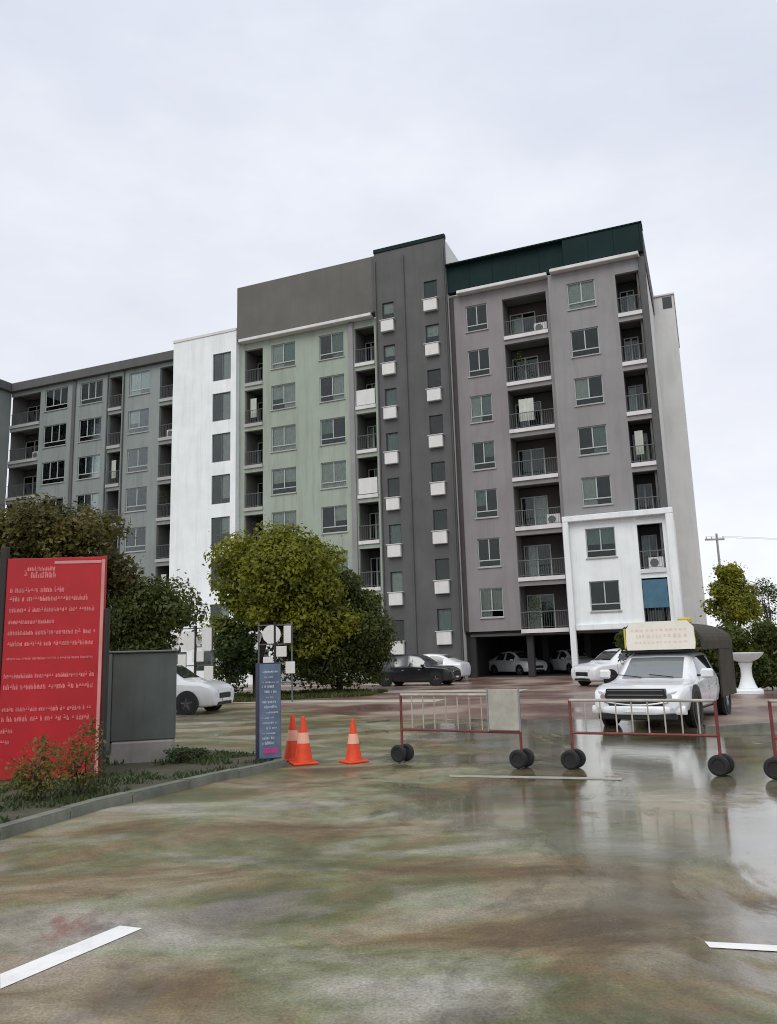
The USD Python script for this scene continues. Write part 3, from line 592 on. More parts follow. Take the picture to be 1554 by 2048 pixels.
def grid_mesh(g, caps=True):
    n, m = g.shape[:2]; v = g.reshape(-1, 3); f = []
    for i in range(n - 1):
        for j in range(m - 1):
            a, b, c, d = i * m + j, i * m + j + 1, (i + 1) * m + j + 1, (i + 1) * m + j
            f += [(a, b, c), (a, c, d)]
    if caps:
        for i, rev in ((0, False), (n - 1, True)):
            c = len(v); v = np.vstack([v, g[i].mean(0)])
            for j in range(m - 1):
                t = (c, i * m + j, i * m + j + 1); f.append(t if rev else t[::-1])
    me = trimesh.Trimesh(v, np.array(f), process=False); me.fix_normals(); return me

def body_grid(keys, n=49):
    xs, g0 = loft_body(keys, n)
    rows = []
    for r in g0:
        h = np.array(r)
        # h holds mirrored half then half; keep a full ring from bottom centre, up the right, over the top, down the left
        half = h[len(h) - 9:]
        ring = np.vstack([half * [1, -1, 1], half[::-1][1:]])
        rows.append(ring)
    return xs, np.array(rows)                       # ring indices: 0 bottom, 1..5 right side, 6,7 roof edge, 8 top, 9,10 roof edge, 11..16 left

def patch(g, i0, i1, j0, j1, off=.006, shrink=.06, mid=None):
    """A piece of the lofted skin, pushed out a little: glass, lamps."""
    s = g[i0:i1 + 1, j0:j1 + 1].copy()
    c = s.reshape(-1, 3).mean(0)
    sm = grid_mesh(s, caps=False); out = c - np.array([g[:, :, 0].mean(), 0, .7])
    n = sm.face_normals.mean(0)
    if n @ out < 0: n = -n
    # shrink towards own centre along each grid direction
    a = s.copy()
    for q in range(s.shape[1]):
        mid_ = (s[0, q] + s[-1, q]) / 2; a[:, q] = mid_ + (s[:, q] - mid_) * (1 - shrink)
    b = a.copy()
    for q in range(s.shape[0]):
        mid_ = (a[q, 0] + a[q, -1]) / 2; b[q] = mid_ + (a[q] - mid_) * (1 - shrink)
    b += n * off
    m = grid_mesh(b, caps=False)
    if m.face_normals.mean(0) @ n < 0: m.invert()
    return m

SEDAN = [(-2.16, .36, .66, .70, .78, .62, .86), (-2.08, .28, .76, .82, .90, .70, 1.02), (-1.75, .21, .81, .87, .94, .72, 1.10), (-1.35, .20, .83, .885, .94, .62, 1.26), (-.85, .20, .84, .89, .93, .59, 1.47), (-.1, .20, .84, .89, .92, .61, 1.54),
         (.38, .20, .84, .89, .91, .61, 1.47), (1.08, .20, .83, .885, .90, .68, 1.05), (1.25, .20, .83, .885, .89, .74, .99), (1.75, .20, .82, .87, .86, .71, .93), (2.00, .22, .78, .83, .78, .66, .84), (2.12, .26, .70, .75, .68, .58, .72), (2.15, .32, .62, .66, .60, .50, .62)]
def wheel_parts(t, spots, r, w):
    for x, y in spots:
        s = 1 if y > 0 else -1
        wh = xf('wheel', (x, y, r), 0, t)
        prof = [(r * .62, -w/2), (r * .93, -w/2), (r, -w/2 + .035), (r, w/2 - .035), (r * .93, w/2), (r * .62, w/2), (r * .62, -w/2)]
        ty = revolve(prof, 24); ty.apply_transform(trimesh.transformations.rotation_matrix(math.pi / 2, [1, 0, 0])); obj('tyre', ty, M['rubber'], wh, 40)
        rim = [cyl((0, s * (w/2 - .07), 0), (0, s * (w/2 - .04), 0), r * .62, 24)]
        for q in range(5):
            a = q * 2 * math.pi / 5; sp = bx(-.03, .03, -.01, .01, .02, r * .6); sp.apply_transform(trimesh.transformations.rotation_matrix(a, [0, 1, 0])); sp.apply_translation((0, s * (w/2 - .025), 0)); rim.append(sp)
        obj('rim', rim, M['rim'], wh)

def seam(xs, g, x, j0, j1, w=.007, off=.003):
    rows = []
    for xx in (x - w, x + w):
        r = np.array([[np.interp(xx, xs, g[:, j, c]) for c in range(3)] for j in range(j0, j1 + 1)])
        r[:, 1] += np.sign(r[:, 1]) * off; rows.append(r)
    return grid_mesh(np.array(rows), caps=False)

def make_sedan(name, label, cat_, loc, rz, mat, group=None):
    t = thing(name, label, cat_, loc, rz, group)
    xs, g = body_grid(SEDAN, 73)
    obj('body', grid_mesh(g), mat, t, 35)
    near = lambda x: int(np.argmin(abs(xs - x)))
    obj('windscreen', patch(g, near(.43), near(1.06), 7, 9, .008, .06), M['car_glass'], t)
    obj('rear_window', patch(g, near(-1.32), near(-.78), 7, 9, .008, .08), M['car_glass'], t)
    for j in (5, 10):
        obj('side_window', patch(g, near(-1.15), near(-.22), j, j + 1, .008, .1), M['car_glass'], t)
        obj('side_window', patch(g, near(-.14), near(.8), j, j + 1, .008, .1), M['car_glass'], t)
    for s in (-1, 1):
        obj('headlight', trimesh.convex.convex_hull(np.array([(2.155, s * .45, .60), (2.14, s * .45, .69), (2.13, s * .62, .58), (2.0, s * .785, .63), (2.06, s * .68, .755), (1.80, s * .855, .74), (1.80, s * .83, .80)])), M['headlight'], t)
        obj('tail_light', [rbx(-2.14, -1.98, s * .60 - .14, s * .60 + .14, .72, .86, .02)], M['tail_light'], t)
        obj('mirror', rbx(.62, .78, s * .98 - .10, s * .98 + .10, .92, 1.04, .03), mat, t)
        for x in (-1.3, 1.33): obj('wheel_arch', cyl((x, s * .84, .33), (x, s * .905, .33), .37, 24), M['trim'], t)
    for x in (-1.0, -.18, .95):
        for j0, j1 in ((2, 5), (11, 14)): obj('door_gap', seam(xs, g, x, j0, j1), M['trim'], t)
    for s in (-1, 1):
        for x in (-.35, .52): obj('door_handle', rbx(x - .1, x + .03, s * .885 - .02, s * .885 + .02, .76, .79, .006), M['chrome'], t)
    obj('bumper_intake', [rbx(2.06, 2.16, -.5, .5, .25, .35, .02)], M['trim'], t)
    obj('grille', [rbx(2.08, 2.172, -.40, .40, .44, .60, .02)], M['trim'], t)
    obj('number_plate', [rbx(2.16, 2.185, -.2, .2, .36, .435, .005)], M['print_white'], t)
    wheel_parts(t, [(x, s * .81) for x in (-1.3, 1.33) for s in (-1, 1)], .31, .22)
    return t

make_sedan('parked_car', 'white saloon car half hidden behind the grey panel, bonnet to the right', 'car', (-7.25, 24.8, 0), -12, M['car_white'])
make_sedan('parked_car', 'black saloon car parked beside the bushy tree at the charcoal wall', 'car', (1.15, 40.2, 0), -22, M['car_black'])
make_sedan('parked_car', 'white car mostly hidden behind the black car at the charcoal wall', 'car', bw(-7.2, -5.0), 155, M['car_white'])
make_sedan('parked_car', 'white car behind the pickup beside the white column of the end bay', 'car', (9.9, 34.6, 0), 205, M['car_white'])
make_sedan('parked_car', 'white car deep in the dark parking area, the left one of two', 'car', bw(-4.4, 4.2), -60, M['car_white'])
make_sedan('parked_car', 'white car deep in the dark parking area, the right one of two', 'car', bw(-1.0, 5.2), -75, M['car_white'])
make_sedan('parked_car', 'dark car parked inside the white framed bay behind the pickup', 'car', bw(2.6, 2.8), -90, M['car_black'])

# pickup with a canopy over the bed
T = thing('pickup_truck', 'white pickup truck with dark grille and a cream canopy sign over its cab', 'pickup truck', (6.08, 17.75, 0), -123)
PKS = .865
PK = [(-.95, .42, .84, .87, 1.02, .70, 1.10), (-.90, .34, .86, .89, 1.05, .66, 1.60), (-.55, .30, .87, .90, 1.05, .66, 1.71), (.25, .30, .87, .90, 1.04, .66, 1.70), (.62, .30, .87, .90, 1.03, .68, 1.58), (1.28, .30, .87, .90, 1.00, .76, 1.08),
      (1.45, .32, .87, .90, .98, .80, 1.03), (1.95, .30, .865, .90, .96, .80, 1.01), (2.20, .30, .86, .885, .92, .77, .965), (2.38, .30, .83, .86, .86, .71, .90), (2.49, .31, .79, .82, .77, .64, .80), (2.55, .34, .73, .76, .66, .58, .69)]
PK = [(k[0], k[1], k[2], k[3], k[4] * PKS, k[5], k[6] * PKS) for k in PK]
xs, g = body_grid(PK, 81)
near = lambda x: int(np.argmin(abs(xs - x)))
obj('cab', grid_mesh(g), M['car_white'], T, 35)
obj('windscreen', patch(g, near(.64), near(1.28), 7, 9, .01, .05), M['sky_sheen_screen'], T)
for j in (5, 10): obj('side_window', patch(g, near(-.75), near(.98), j, j + 1, .008, .1), M['car_glass'], T)
for x in (-.62, .18, 1.12):
    for j0, j1 in ((2, 5), (11, 14)): obj('door_gap', seam(xs, g, x, j0, j1), M['trim'], T)
for s in (-1, 1):
    for x in (-.45, .32): obj('door_handle', rbx(x - .1, x + .05, s * .90 - .02, s * .90 + .02, .73, .76, .006), M['chrome'], T)
obj('bonnet_gap', cat([bx(2.425, 2.44, -.74, .74, .705, .711)]), M['trim'], T)
gr = Polygon([(-.52, 0), (.52, 0), (.60, .13), (.56, .24), (-.56, .24), (-.60, .13)])
gm = trimesh.creation.extrude_polygon(gr, .14, engine='earcut'); v = gm.vertices; gm = trimesh.Trimesh(np.stack([v[:, 2] + 2.42, v[:, 0], v[:, 1] * 1.35 + .46], 1), gm.faces, process=False); gm.fix_normals()
obj('grille', gm, M['trim'], T)
obj('grille_bar', [rbx(2.54, 2.575, -.54, .54, .56 + q * .09, .585 + q * .09, .006) for q in range(3)], M['rail'], T)
bp = [(2.63 - .17 * (abs(y) / .9) ** 2.5 - q, y, z) for y in np.linspace(-.9, .9, 17) for z, q in ((.30, .03), (.34, 0), (.42, 0), (.46, .035))] + [(2.3, y, z) for y in (-.9, .9) for z in (.3, .46)]
obj('bumper', trimesh.convex.convex_hull(np.array(bp)), M['car_white'], T, 40)
obj('chrome_lip', tube([(2.585 - .03 * (y / .62) ** 2, y, .545 - .065 * (1 - (y / .62) ** 2)) for y in np.linspace(-.62, .62, 13)], .02, 8), M['chrome'], T, 40)
obj('lower_intake', [rbx(2.42, 2.58, -.75, .75, .20, .328, .02)], M['trim'], T)
obj('number_plate', [rbx(2.622, 2.64, -.20, .20, .345, .435, .005)], M['print_white'], T)
for s in (-1, 1):
    obj('headlight', trimesh.convex.convex_hull(np.array([(2.535, s * .57, .59), (2.53, s * .57, .68), (2.50, s * .70, .56), (2.42, s * .80, .60), (2.47, s * .74, .72), (2.22, s * .885, .70), (2.24, s * .86, .785), (2.38, s * .70, .74)])), M['headlight'], T)
    obj('lamp_bulb', cyl((2.515, s * .645, .635), (2.545, s * .645, .635), .05, 16), M['chrome'], T)
    obj('fog_light', [cyl((2.60, s * .70, .39), (2.63, s * .70, .39), .045, 16)], M['headlight'], T)
    obj('mirror', [rbx(.95, 1.10, s * 1.06 - .12, s * 1.06 + .12, 0.92, 1.12, .04)], M['car_white'], T)
    obj('mirror_arm', [bx(1.0, 1.05, s * .92 - .06, s * .92 + .06, .96, 1.0)], M['trim'], T)
    for x in (-1.55, 1.5): obj('wheel_arch', cyl((x, s * .86, .38), (x, s * .925, .38), .44, 24), M['trim'], T)
obj('underbody', [bx(-2.6, 2.35, -.7, .7, .24, .42)], M['trim'], T)
obj('bed', [rbx(-2.65, -1.0, -.89, .89, .46, .9, .03)], M['cargo'], T)
obj('wiper', [cyl((1.30, .45, .96), (1.22, -.05, 1.01), .010, 6), cyl((1.30, -.2, .96), (1.22, -.7, 1.01), .010, 6)], M['trim'], T)
wheel_parts(T, [(x, s * .82) for x in (-1.55, 1.5) for s in (-1, 1)], .36, .24)
# canopy: cream front board over the cab and an arched canvas hood behind it
arch = Polygon([(-.62, 1.5)] + [((-.62 if math.cos(a) > 0 else -.96) * math.cos(a), 1.68 + .44 * math.sin(a)) for a in np.linspace(0, math.pi, 17)] + [(.96, 1.5)])
def xplate(poly, x0, x1):
    m = trimesh.creation.extrude_polygon(poly, x1 - x0, engine='earcut'); v = m.vertices
    m = trimesh.Trimesh(np.stack([v[:, 2] + x0, v[:, 0], v[:, 1]], 1), m.faces, process=False); m.fix_normals(); return m
rect = Polygon([(-.62, 1.515), (.80, 1.515), (.82, 1.64), (.80, 1.98), (.66, 2.12), (-.48, 2.12), (-.62, 1.98), (-.64, 1.64)])
obj('canopy_front', xplate(rect, .62, .70), M['canopy_cream'], T)
obj('canopy_trim', [rbx(.60, .715, -.675, -.641, 1.55, 1.98, .01)], M['canopy_yellow'], T)
obj('canopy_mount', [bx(.2, .62, -.8, .7, 1.46, 1.514)], M['trim'], T)
obj('canopy_hood', xplate(arch.difference(arch.buffer(-.05)), -2.65, .618), M['canopy_dark'], T)
for s in (-1, 1): obj('canopy_side', [bx(-2.66, -.98, s * .93 - .02, s * .93 + .02, .42, 1.56)], M['canopy_dark'], T)
rp = random.Random(3)
pr = []
for r_, (z, h) in enumerate(((1.94, .06), (1.81, .08), (1.68, .05))):
    y = -.66
    while y < .46:
        w = rp.uniform(.03, .075); pr.append(rbx(.7005, .704, -y - w, -y, z - h * rp.uniform(.3, .5), z + h * rp.uniform(.3, .5), .001)); y += w + rp.uniform(.025, .06)
tag(obj('canopy_lettering', pr, M['canopy_print'], T), kind='stuff')
for s in (-.93, .93):
    for x in (-2.5, -1.05): obj('canopy_post', cyl((x, s, .86), (x, s, 1.56), .03, 8), M['trim'], T)
obj('beacon', [rbx(-.2, .1, .35, .6, 2.06, 2.20, .03)], M['canopy_yellow'], T)

# ------------------------------------------------------------------ wheeled barriers
def make_barrier(name, a, b, label, group, barmat, postmat, sign=None, nbar=8, top=0.98):
    a, b = np.array(a), np.array(b); Ln = np.linalg.norm(b - a); rz = math.degrees(math.atan2(b[1] - a[1], b[0] - a[0]))
    t = thing(name, label, 'barrier', (*((a + b) / 2), 0), rz, group)
    h = Ln / 2
    for s in (-1, 1):
        obj('post', [cyl((s * h, 0, .14), (s * h, 0, top), .020, 10)], M[postmat], t, 40)
        wu = xf('wheel_foot', (s * h, 0, 0), 0, t)
        obj('axle', [cyl((0, -.11, .15), (0, .11, .15), .02, 8), bx(-.035, .035, -.035, .035, .12, .19)], M['steel'], wu)
        for q in (-1, 1):
            ty = revolve([(.0, -.028), (.07, -.028), (.08, -.04), (.108, -.04), (.125, -.02), (.125, .02), (.108, .04), (.08, .04), (.07, .028), (0, .028)], 24)
            ty.apply_transform(trimesh.transformations.rotation_matrix(math.pi / 2, [1, 0, 0])); ty.apply_translation((q * .02, q * .085, .126))
            obj('tyre', ty, M['rubber'], wu, 40)
    obj('top_rail', cyl((-h, 0, top), (h, 0, top), .020, 10), M[barmat], t, 40)
    obj('bottom_rail', cyl((-h, 0, .47), (h, 0, .47), .018, 10), M[postmat], t, 40)
    for x in np.linspace(-h, h, nbar + 2)[1:-1]:
        obj('bar', cyl((x, 0, .49), (x, 0, top - .02), .010, 8), M[barmat], t, 40)
    if sign:
        x, w = sign
        obj('sign_board', rbx(x - w/2, x + w/2, -.045, -.03, .50, 1.06, .006), M['barrier_board'], t)
        obj('sign_edge', [rbx(x - w/2 - .02, x - w/2 - .001, -.05, -.025, .48, 1.08, .004), rbx(x + w/2 + .001, x + w/2 + .02, -.05, -.025, .48, 1.08, .004)], M['steel'], t)
    return t
make_barrier('wheeled_barrier', (.10, 12.22), (1.74, 11.22), 'faded red steel barrier on wheels with a white board, just right of the single cone', 'wheeled barriers across the entrance', 'barrier_white', 'barrier_red', sign=(.74, .46), nbar=9)
make_barrier('wheeled_barrier', (2.40, 11.0), (4.03, 10.1), 'steel barrier on wheels with pale bars standing before the pickup', 'wheeled barriers across the entrance', 'barrier_white', 'barrier_red', nbar=8, top=0.90)
make_barrier('wheeled_barrier', (4.55, 9.75), (6.1, 9.0), 'steel barrier on wheels at the right edge, only one foot in view', 'wheeled barriers across the entrance', 'barrier_white', 'barrier_red', nbar=8, top=0.90)

# ------------------------------------------------------------------ traffic cones
def make_cone(label, loc, h, rz=0):
    t = thing('traffic_cone', label, 'traffic cone', loc, rz, 'orange traffic cones')
    s = h / .70
    obj('base', trimesh.convex.convex_hull(np.vstack([rbx(-.19*s, .19*s, -.19*s, .19*s, 0, .035, .012).vertices])), M['orange'], t)
    r = lambda z: (.145 - (.145 - .028) * z / .70) * s
    obj('cone_body', revolve([(0, .036), (r(0) , .036), (r(.06), .07 * s), (r(.30), .30 * s), (r(.30) * .98, .302 * s), (r(.46) * .98, .46 * s), (r(.46), .462 * s), (r(.68), .68 * s), (r(.70) * .7, .70 * s), (0, .70 * s)], 28), M['orange'], t, 30)
    obj('white_band', revolve([(r(.30) + .001, .30 * s), (r(.30) + .004, .305 * s), (r(.46) + .004, .455 * s), (r(.46) + .001, .46 * s)], 28), M['reflective'], t, 30)
    return t
make_cone('orange traffic cone right beside the blue pylon, behind another cone', (-1.62, 12.75, 0), .70)
make_cone('orange traffic cone with a pale band in front of the cone by the blue pylon', (-1.40, 12.30, 0), .70, 20)
make_cone('orange traffic cone standing alone left of the barriers', (-.64, 12.30, 0), .64, 35)

# ------------------------------------------------------------------ red notice board, grey panel, blue pylon
N = thing('notice_board', 'tall red notice board covered in rows of faded white writing', 'notice board', (-4.63, 10.85, .08), 2.5)
obj('board', rbx(-.70, .655, -.03, .03, .02, 2.98, .008), M['red_sheet'], N)
obj('edge_strip', [rbx(.60, .645, -.036, -.0305, .06, 2.94, .002), rbx(-.05, .595, -.036, -.0305, 2.89, 2.93, .002)], M['pink_edge'], N)
obj('frame_post', [rbx(.66, .72, -.04, .05, -.02, 2.25, .01)], M['dark_post'], N)
obj('frame_post', [rbx(-.80, -.705, -.04, .05, -.02, 3.15, .01)], M['dark_post'], N)
rw = random.Random(21)
rows = [(2.80, .055, -.42, -.05), (2.70, .085, -.46, .0), (2.50, .06, -.64, .12), (2.38, .06, -.64, .44), (2.23, .055, -.64, .56), (2.07, .05, -.64, -.03), (1.92, .055, -.64, .56), (1.77, .055, -.64, .56), (1.585, .03, -.64, .58), (1.34, .05, -.66, .55), (1.19, .06, -.66, .56), (.90, .05, -.66, .53), (.77, .06, -.66, .52), (.62, .05, -.66, -.48), (.48, .05, -.66, -.5)]
for z, h, x0, x1 in rows:
    ms = []; x = x0; x1 = min(x1, .54); h *= 1.0
    while x < x1 - .02:                      # unreadable script: loops, stems and marks
        w = rw.uniform(.38, .62) * h; k = rw.random(); st = h * .24
        if k < .45:
            ms += [rbx(x, x + st, -.0335, -.0305, z, z + h, .001), rbx(x + w - st, x + w, -.0335, -.0305, z, z + h * rw.uniform(.6, 1), .001), rbx(x + st, x + w - st, -.0335, -.0305, z + h - st, z + h, .001)]
        elif k < .8:
            ms += [rbx(x, x + st, -.0335, -.0305, z, z + h * .8, .001), rbx(x + st, x + w, -.0335, -.0305, z, z + st, .001), rbx(x + w - st, x + w, -.0335, -.0305, z + st, z + h, .001)]
        else:
            ms += [rbx(x, x + w, -.0335, -.0305, z + h * .4, z + h * .4 + st, .001), rbx(x + w * .4, x + w * .4 + st, -.0335, -.0305, z + h * .4 + st, z + h, .001)]
        if rw.random() < .3: ms.append(rbx(x, x + w * .6, -.0335, -.0305, z + h * 1.12, z + h * 1.25, .001))
        x += w + h * (.14 if rw.random() < .88 else .6)
    tag(obj('text_row', ms, M['pink_print'], N), kind='stuff')

Nw = thing('white_sign', 'edge of a white sign standing behind the red notice board', 'sign', (-6.05, 11.6, .08), 0)
obj('sign_board', rbx(-.5, .5, -.03, .03, .05, 2.80, .01), M['white_wall'], Nw)
obj('post', [rbx(.42, .50, .032, .10, 0, 2.75, .01)], M['dark_post'], Nw)

Pn = thing('grey_cabinet', 'plain grey green metal cabinet on a concrete plinth beside the red notice board', 'cabinet', (-3.90, 12.35, .05), 14)
obj('body', [rbx(-.44, .51, -.02, .40, .36, 1.68, .012)], M['panel_grey'], Pn)
obj('side_frame', [rbx(-.60, -.443, -.04, .40, .22, 1.68, .012)], M['panel_edge'], Pn)
obj('plinth', [rbx(-.44, .50, -.03, .38, 0, .357, .03)], M['concrete'], Pn)
obj('top_trim', [rbx(-.62, .53, -.05, .42, 1.683, 1.715, .01)], M['panel_edge'], Pn)

Py = thing('blue_pylon', 'narrow blue pylon sign with faded white writing beside the traffic cones', 'sign', (-1.92, 12.2, 0), 24)
obj('body', rbx(-.17, .17, -.11, .11, 0, 1.52, .012), M['blue_dark'], Py)
obj('face', rbx(-.165, .165, -.118, -.1105, .12, 1.50, .003), M['blue_face'], Py)
rq = random.Random(4); pm = []
for z in np.arange(.32, 1.40, .075):
    x = -.12 + rq.choice([0, 0, .03, .06]); x1 = rq.uniform(.02, .13); h = rq.choice([.022, .03, .045])
    while x < x1:
        w = rq.uniform(.008, .02); pm.append(rbx(x, x + w, -.121, -.1185, z + rq.uniform(-.006, .006), z + h * rq.uniform(.6, 1), .0008)); x += w + rq.choice([.004, .006, .008, .025])
tag(obj('lettering', pm, M['blue_print'], Py), kind='stuff')
obj('emblem', [rbx(-.10, .12, -.1215, -.1185, .19, .27, .001)], M['magenta'], Py)
obj('side_panel', [rbx(.171, .176, -.09, .09, .05, 1.49, .002)], M['blue_dark'], Py)

# ------------------------------------------------------------------ trees, hedges, plants
def tree(name, label, cat_, loc, trunk_h, blobs, nleaf, size, mat, seed, bark='bark', r0=.14, limbs=5, shell=.5, zmin=None):
    t = thing(name, label, cat_, loc)
    r = np.random.default_rng(seed)
    top = np.array(max(blobs, key=lambda b: b[1][0])[0], float)
    pts = [np.array([0, 0, -.05]), np.array([r.normal() * .05, r.normal() * .05, trunk_h * .5]), np.array([top[0] * .4, top[1] * .4, trunk_h])]
    ms = [tube(pts, [r0, r0 * .8, r0 * .65], 10)]
    for q in range(limbs):
        b = blobs[q % len(blobs)]; e = np.array(b[0]) + r.normal(size=3) * np.array(b[1]) * .35
        m_ = pts[2] * .5 + e * .5 + r.normal(size=3) * .15
        ms.append(tube([pts[2], m_, e], [r0 * .5, r0 * .32, r0 * .1], 7))
    obj('trunk', ms, M[bark], t, 40)
    obj('crown', leaf_cloud(blobs, nleaf, size, seed + 1, shell, zmin), M[mat], t)
    return t

def blobset(seed, c, R, n, rr):
    r = np.random.default_rng(seed); out = [(tuple(c), tuple(np.array(R) * .72))]
    for _ in range(n):
        d = r.normal(size=3); d /= np.linalg.norm(d); d[2] = d[2] if d[2] > -.5 else -d[2]
        out.append((tuple(np.array(c) + d * np.array(R) * r.uniform(.55, .82)), tuple(np.array([1, 1, .85]) * rr * r.uniform(.7, 1.3))))
    return out

tree('shade_tree', 'broad yellow green shade tree with a dark trunk left of centre', 'tree', (-5.5, 32.4, 0), 2.6, blobset(1, (.85, 0, 4.75), (3.1, 2.4, 1.85), 34, .9) + blobset(71, (1.2, -.2, 3.4), (2.95, 2.0, 1.1), 24, .65) + [((-1.4, -.3, 2.7), (.9, .8, .8)), ((2.2, -.5, 2.4), (1.1, .9, .9)), ((3.3, -.3, 2.9), (1.0, .9, .9))], 60000, .19, 'leaf_yellow', 100, r0=.22, limbs=9)
tree('bushy_tree', 'dark bushy tree with foliage down to the ground beside the black car', 'tree', (-2.35, 34.6, 0), 1.5, blobset(2, (0, 0, 2.3), (2.4, 2.0, 2.3), 30, .8) + blobset(3, (-.4, .2, 4.1), (2.0, 1.7, 1.6), 16, .75) + blobset(72, (0, 0, 1.0), (2.3, 1.8, 1.0), 16, .6) + [((-1.6, -1.6, 1.7), (1.0, .8, 1.3)), ((-.5, -1.7, 1.5), (1.1, .8, 1.2)), ((.5, -1.4, 1.9), (.9, .8, 1.3))], 60000, .17, 'leaf_olive', 110, r0=.16, limbs=7, zmin=.05)
tree('slim_tree', 'slim dark shrub tree under the shade tree, left of the blue pylon', 'tree', (-6.6, 32.0, 0), 1.0, blobset(4, (.2, 0, 1.6), (.95, .9, 1.7), 14, .5), 12000, .15, 'leaf_dark', 120, r0=.09, zmin=.05)
tree('rust_tree', 'tree with rusty brown and green leaves rising behind the red notice board', 'tree', (-10.3, 20.0, 0), 2.8, blobset(5, (1.3, 0, 4.45), (2.7, 1.7, 1.2), 26, .65) + blobset(73, (2.6, 0, 3.6), (1.2, 1.0, .8), 10, .45), 30000, .14, 'leaf_rust', 130, r0=.13, limbs=7)
tree('olive_tree', 'small olive green tree with pale trunk behind the grey cabinet', 'tree', (-6.35, 20.4, 0), 1.7, blobset(6, (-.1, 0, 2.6), (1.45, 1.0, .95), 18, .5) + blobset(74, (-.2, 0, 1.9), (1.2, .8, .7), 10, .4), 20000, .12, 'leaf_olive', 140, bark='bark_pale', r0=.075, limbs=5)
tree('cone_tree', 'light green cone shaped tree behind the hedge at right', 'tree', (15.9, 37.0, 0), 1.2, blobset(7, (.2, 0, 3.3), (1.15, 1.1, 1.5), 14, .5) + blobset(8, (.1, 0, 4.6), (.6, .6, .75), 8, .35), 17000, .15, 'leaf_yellow', 150, r0=.12)
tree('sparse_tree', 'thin grey green tree at the right edge behind the hedge', 'tree', (19.4, 40.5, 0), 2.2, blobset(9, (0, 0, 3.3), (.8, .8, 1.6), 9, .4), 1600, .13, 'leaf_dark', 160, r0=.09, limbs=7)

def hedge(label, a, b, w, h, n, seed, mat='leaf_hedge', name='hedge'):
    a, b = np.array(a, float), np.array(b, float); Ln = np.linalg.norm(b - a)
    t = thing(name, label, 'hedge', (*((a + b) / 2), 0), math.degrees(math.atan2(*(b - a)[::-1])))
    r = np.random.default_rng(seed); blobs = []
    for x in np.arange(-Ln/2, Ln/2 + .01, .45):
        for z in np.arange(.4, h, .5): blobs.append(((x + r.normal() * .1, r.normal() * .1, z + r.normal() * .08), (.42, w/2 * r.uniform(.85, 1.1), .40 * r.uniform(.85, 1.15))))
    obj('foliage', leaf_cloud(blobs, n, .13, seed, .6, .02), M[mat], t)
    obj('stems', [cyl((x, r.normal() * .06, 0), (x + r.normal() * .1, r.normal() * .1, h * .7), .025, 6) for x in np.arange(-Ln/2 + .3, Ln/2, .6)], M['bark'], t)
    return t
hedge('tall dark green hedge behind the pickup at right', (8.45, 27.6), (14.6, 27.2), 1.3, 2.4, 44000, 31)
hedge('dark green hedge farther right beyond the tall hedge, past the picture edge', (14.9, 28.4), (21.0, 28.4), 1.3, 2.6, 20000, 32)

def shrub(name, label, cat_, loc, blobs, n, size, mat, seed, stems=7, h=.5):
    t = thing(name, label, cat_, loc); r = np.random.default_rng(seed)
    obj('foliage', leaf_cloud(blobs, n, size, seed, .35, .0), M[mat], t)
    obj('stems', [tube([(0, 0, 0), (r.normal() * .08, r.normal() * .08, h * .5), (r.normal() * .2, r.normal() * .15, h)], [.012, .009, .004], 6) for _ in range(stems)], M['bark'], t)
    return t
shrub('flower_bush', 'dry brown and olive bush in front of the red notice board, the left of two', 'bush', (-4.02, 9.15, .085), [((0, 0, .22), (.36, .22, .22)), ((.03, 0, .46), (.24, .18, .22)), ((-.25, 0, .30), (.2, .16, .2)), ((.06, 0, .58), (.12, .1, .14))], 1300, .05, 'leaf_bush', 51)
shrub('flower_bush', 'taller dry brown bush in front of the right half of the red notice board', 'bush', (-3.66, 9.45, .085), [((0, 0, .25), (.32, .22, .25)), ((.04, 0, .55), (.2, .16, .25)), ((.10, 0, .76), (.12, .1, .16)), ((-.14, 0, .42), (.16, .14, .2))], 1100, .05, 'leaf_bush', 52)
shrub('low_plant', 'low green plant at the foot of the grey cabinet', 'plant', (-3.25, 12.15, .085), [((0, 0, .12), (.28, .2, .13)), ((.3, 0, .1), (.22, .15, .1))], 900, .05, 'leaf_cover', 53, h=.15)
# ground cover on the island and grass strip under the trees
def cover(label, poly, n, hgt, size, seed, z0, mat):
    r = np.random.default_rng(seed); x0, y0, x1, y1 = poly.bounds; from shapely import contains_xy
    p = np.c_[r.uniform(x0, x1, n * 6), r.uniform(y0, y1, n * 6)]; p = p[contains_xy(poly, p[:, 0], p[:, 1])][:n]
    keep = meshkit.fbm(np.c_[p * 1.3, np.zeros(len(p))], 3, seed) > .42; p = p[keep]; n = len(p)
    an = r.uniform(0, 6.28, n); hh = hgt * r.uniform(.4, 1.2, n); w = size * r.uniform(.6, 1.2, n)
    base = np.c_[p, np.full(n, z0)]; side = np.c_[np.cos(an), np.sin(an), np.zeros(n)] * w[:, None]; lean = np.c_[r.normal(size=(n, 2)) * .5 * hh[:, None], hh]
    v = np.stack([base - side * .5, base + side * .5, base + lean + side * .1, base + lean * .6 - side * .6], 1).reshape(-1, 3)
    i = np.arange(n)[:, None] * 4
    return tag(obj('grass', trimesh.Trimesh(v, np.concatenate([i + [0, 1, 2], i + [0, 2, 3]]), process=False), M[mat]), label, None, None, 'stuff')
cover('short grass and ground cover on the planted island', inner.intersection(sbox(-9, 5, 0, 16)), 26000, .07, .025, 61, .083, 'leaf_cover')
gstrip = Polygon([(-9.5, 29.5), (-5.2, 29.6), (-1.0, 31.5), (-.2, 34.5), (-2.5, 36.8), (-9.5, 34.8)])
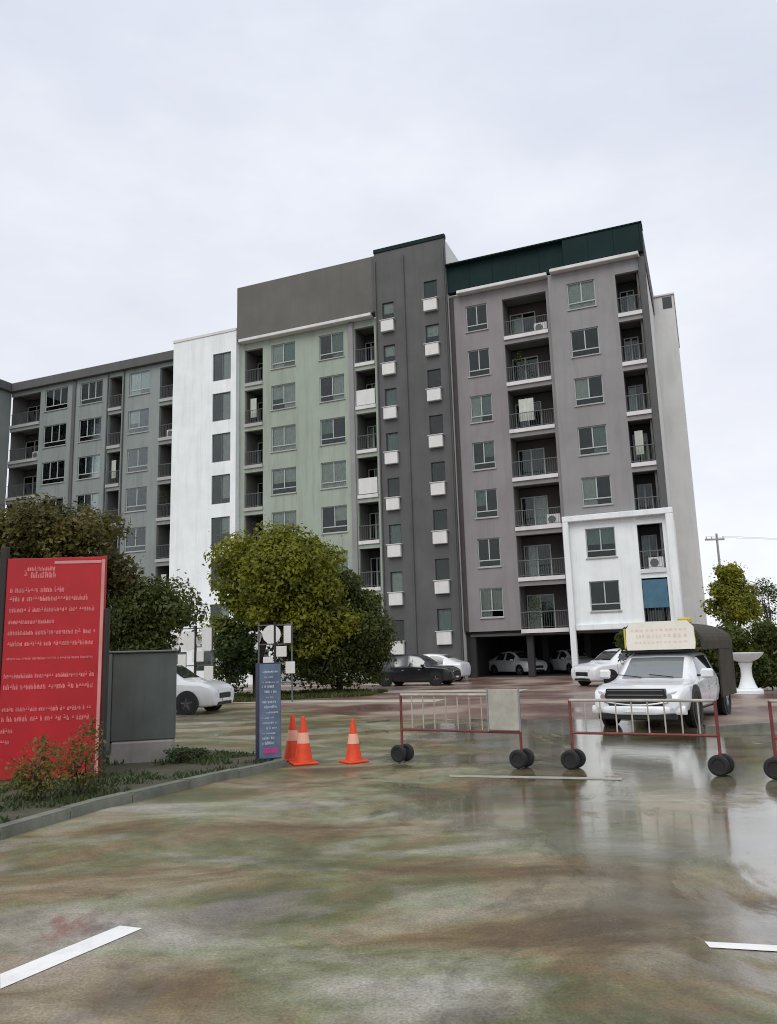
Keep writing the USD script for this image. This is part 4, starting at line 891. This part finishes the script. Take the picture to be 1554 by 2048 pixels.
tag(obj('garden_bed', sheet(gstrip, 0.004), M['soil']), 'planted earth under the shade tree and the bushy tree', None, None, 'structure')
cover('grass strip under the shade tree and the bushy tree', gstrip, 16000, .14, .05, 62, .004, 'leaf_olive')

# ------------------------------------------------------------------ pedestal, pole, kerb at right
Pd = thing('pedestal_bowl', 'white stone pedestal bowl standing before the hedge right of the pickup', 'pedestal', (11.45, 25.9, 0))
obj('bowl', revolve([(0, .98), (.16, .98), (.42, 1.10), (.56, 1.24), (.58, 1.30), (.54, 1.30), (.36, 1.18), (0, 1.14)], 28), M['white_wall'], Pd, 40)
obj('stem', revolve([(0, .16), (.30, .16), (.24, .30), (.17, .55), (.17, .80), (.22, .975), (0, .975)], 24), M['white_wall'], Pd, 40)
obj('foot', revolve([(0, 0), (.46, 0), (.46, .10), (.38, .155), (0, .155)], 28), M['white_wall'], Pd, 40)

Po = thing('power_pole', 'thin grey power pole with crossarm rising behind the cone shaped tree', 'pole', (22.0, 52.0, 0))
obj('shaft', tube([(0, 0, 0), (0, 0, 8.9)], [.10, .07], 10), M['pole_grey'], Po, 40)
obj('crossarm', [rbx(-.8, .5, -.05, .05, 8.45, 8.57, .01)], M['pole_grey'], Po)
for x in (-.7, -.35, .42): obj('insulator', cyl((x, 0, 8.575), (x, 0, 8.72), .045, 8), M['white_box'], Po)
for i, x in enumerate((-.7, .42)):
    p0 = np.array([22.0 + x, 52.0, 8.72]); p1 = np.array([60.0 + x, 60.0, 9.2]); ts = np.linspace(0, 1, 14)
    tag(obj('power_line', tube([p0 + (p1 - p0) * s - [0, 0, 2.2 * s * (1 - s)] for s in ts], .009, 5), M['pole_grey']), ('thin overhead wire on the left insulator of the power pole', 'thin overhead wire on the right insulator of the power pole')[i], 'wire')
kr = [(5.9, 14.9), (7.2, 15.25), (13.0, 16.1), (30, 18.5), (30, 18.8), (13.0, 16.4), (7.2, 15.5), (5.8, 15.1)]
tag(obj('kerb', trimesh.creation.extrude_polygon(Polygon(kr), .11, engine='earcut'), M['kerb']), 'dark low kerb running off to the right behind the barriers', None, None, 'structure')
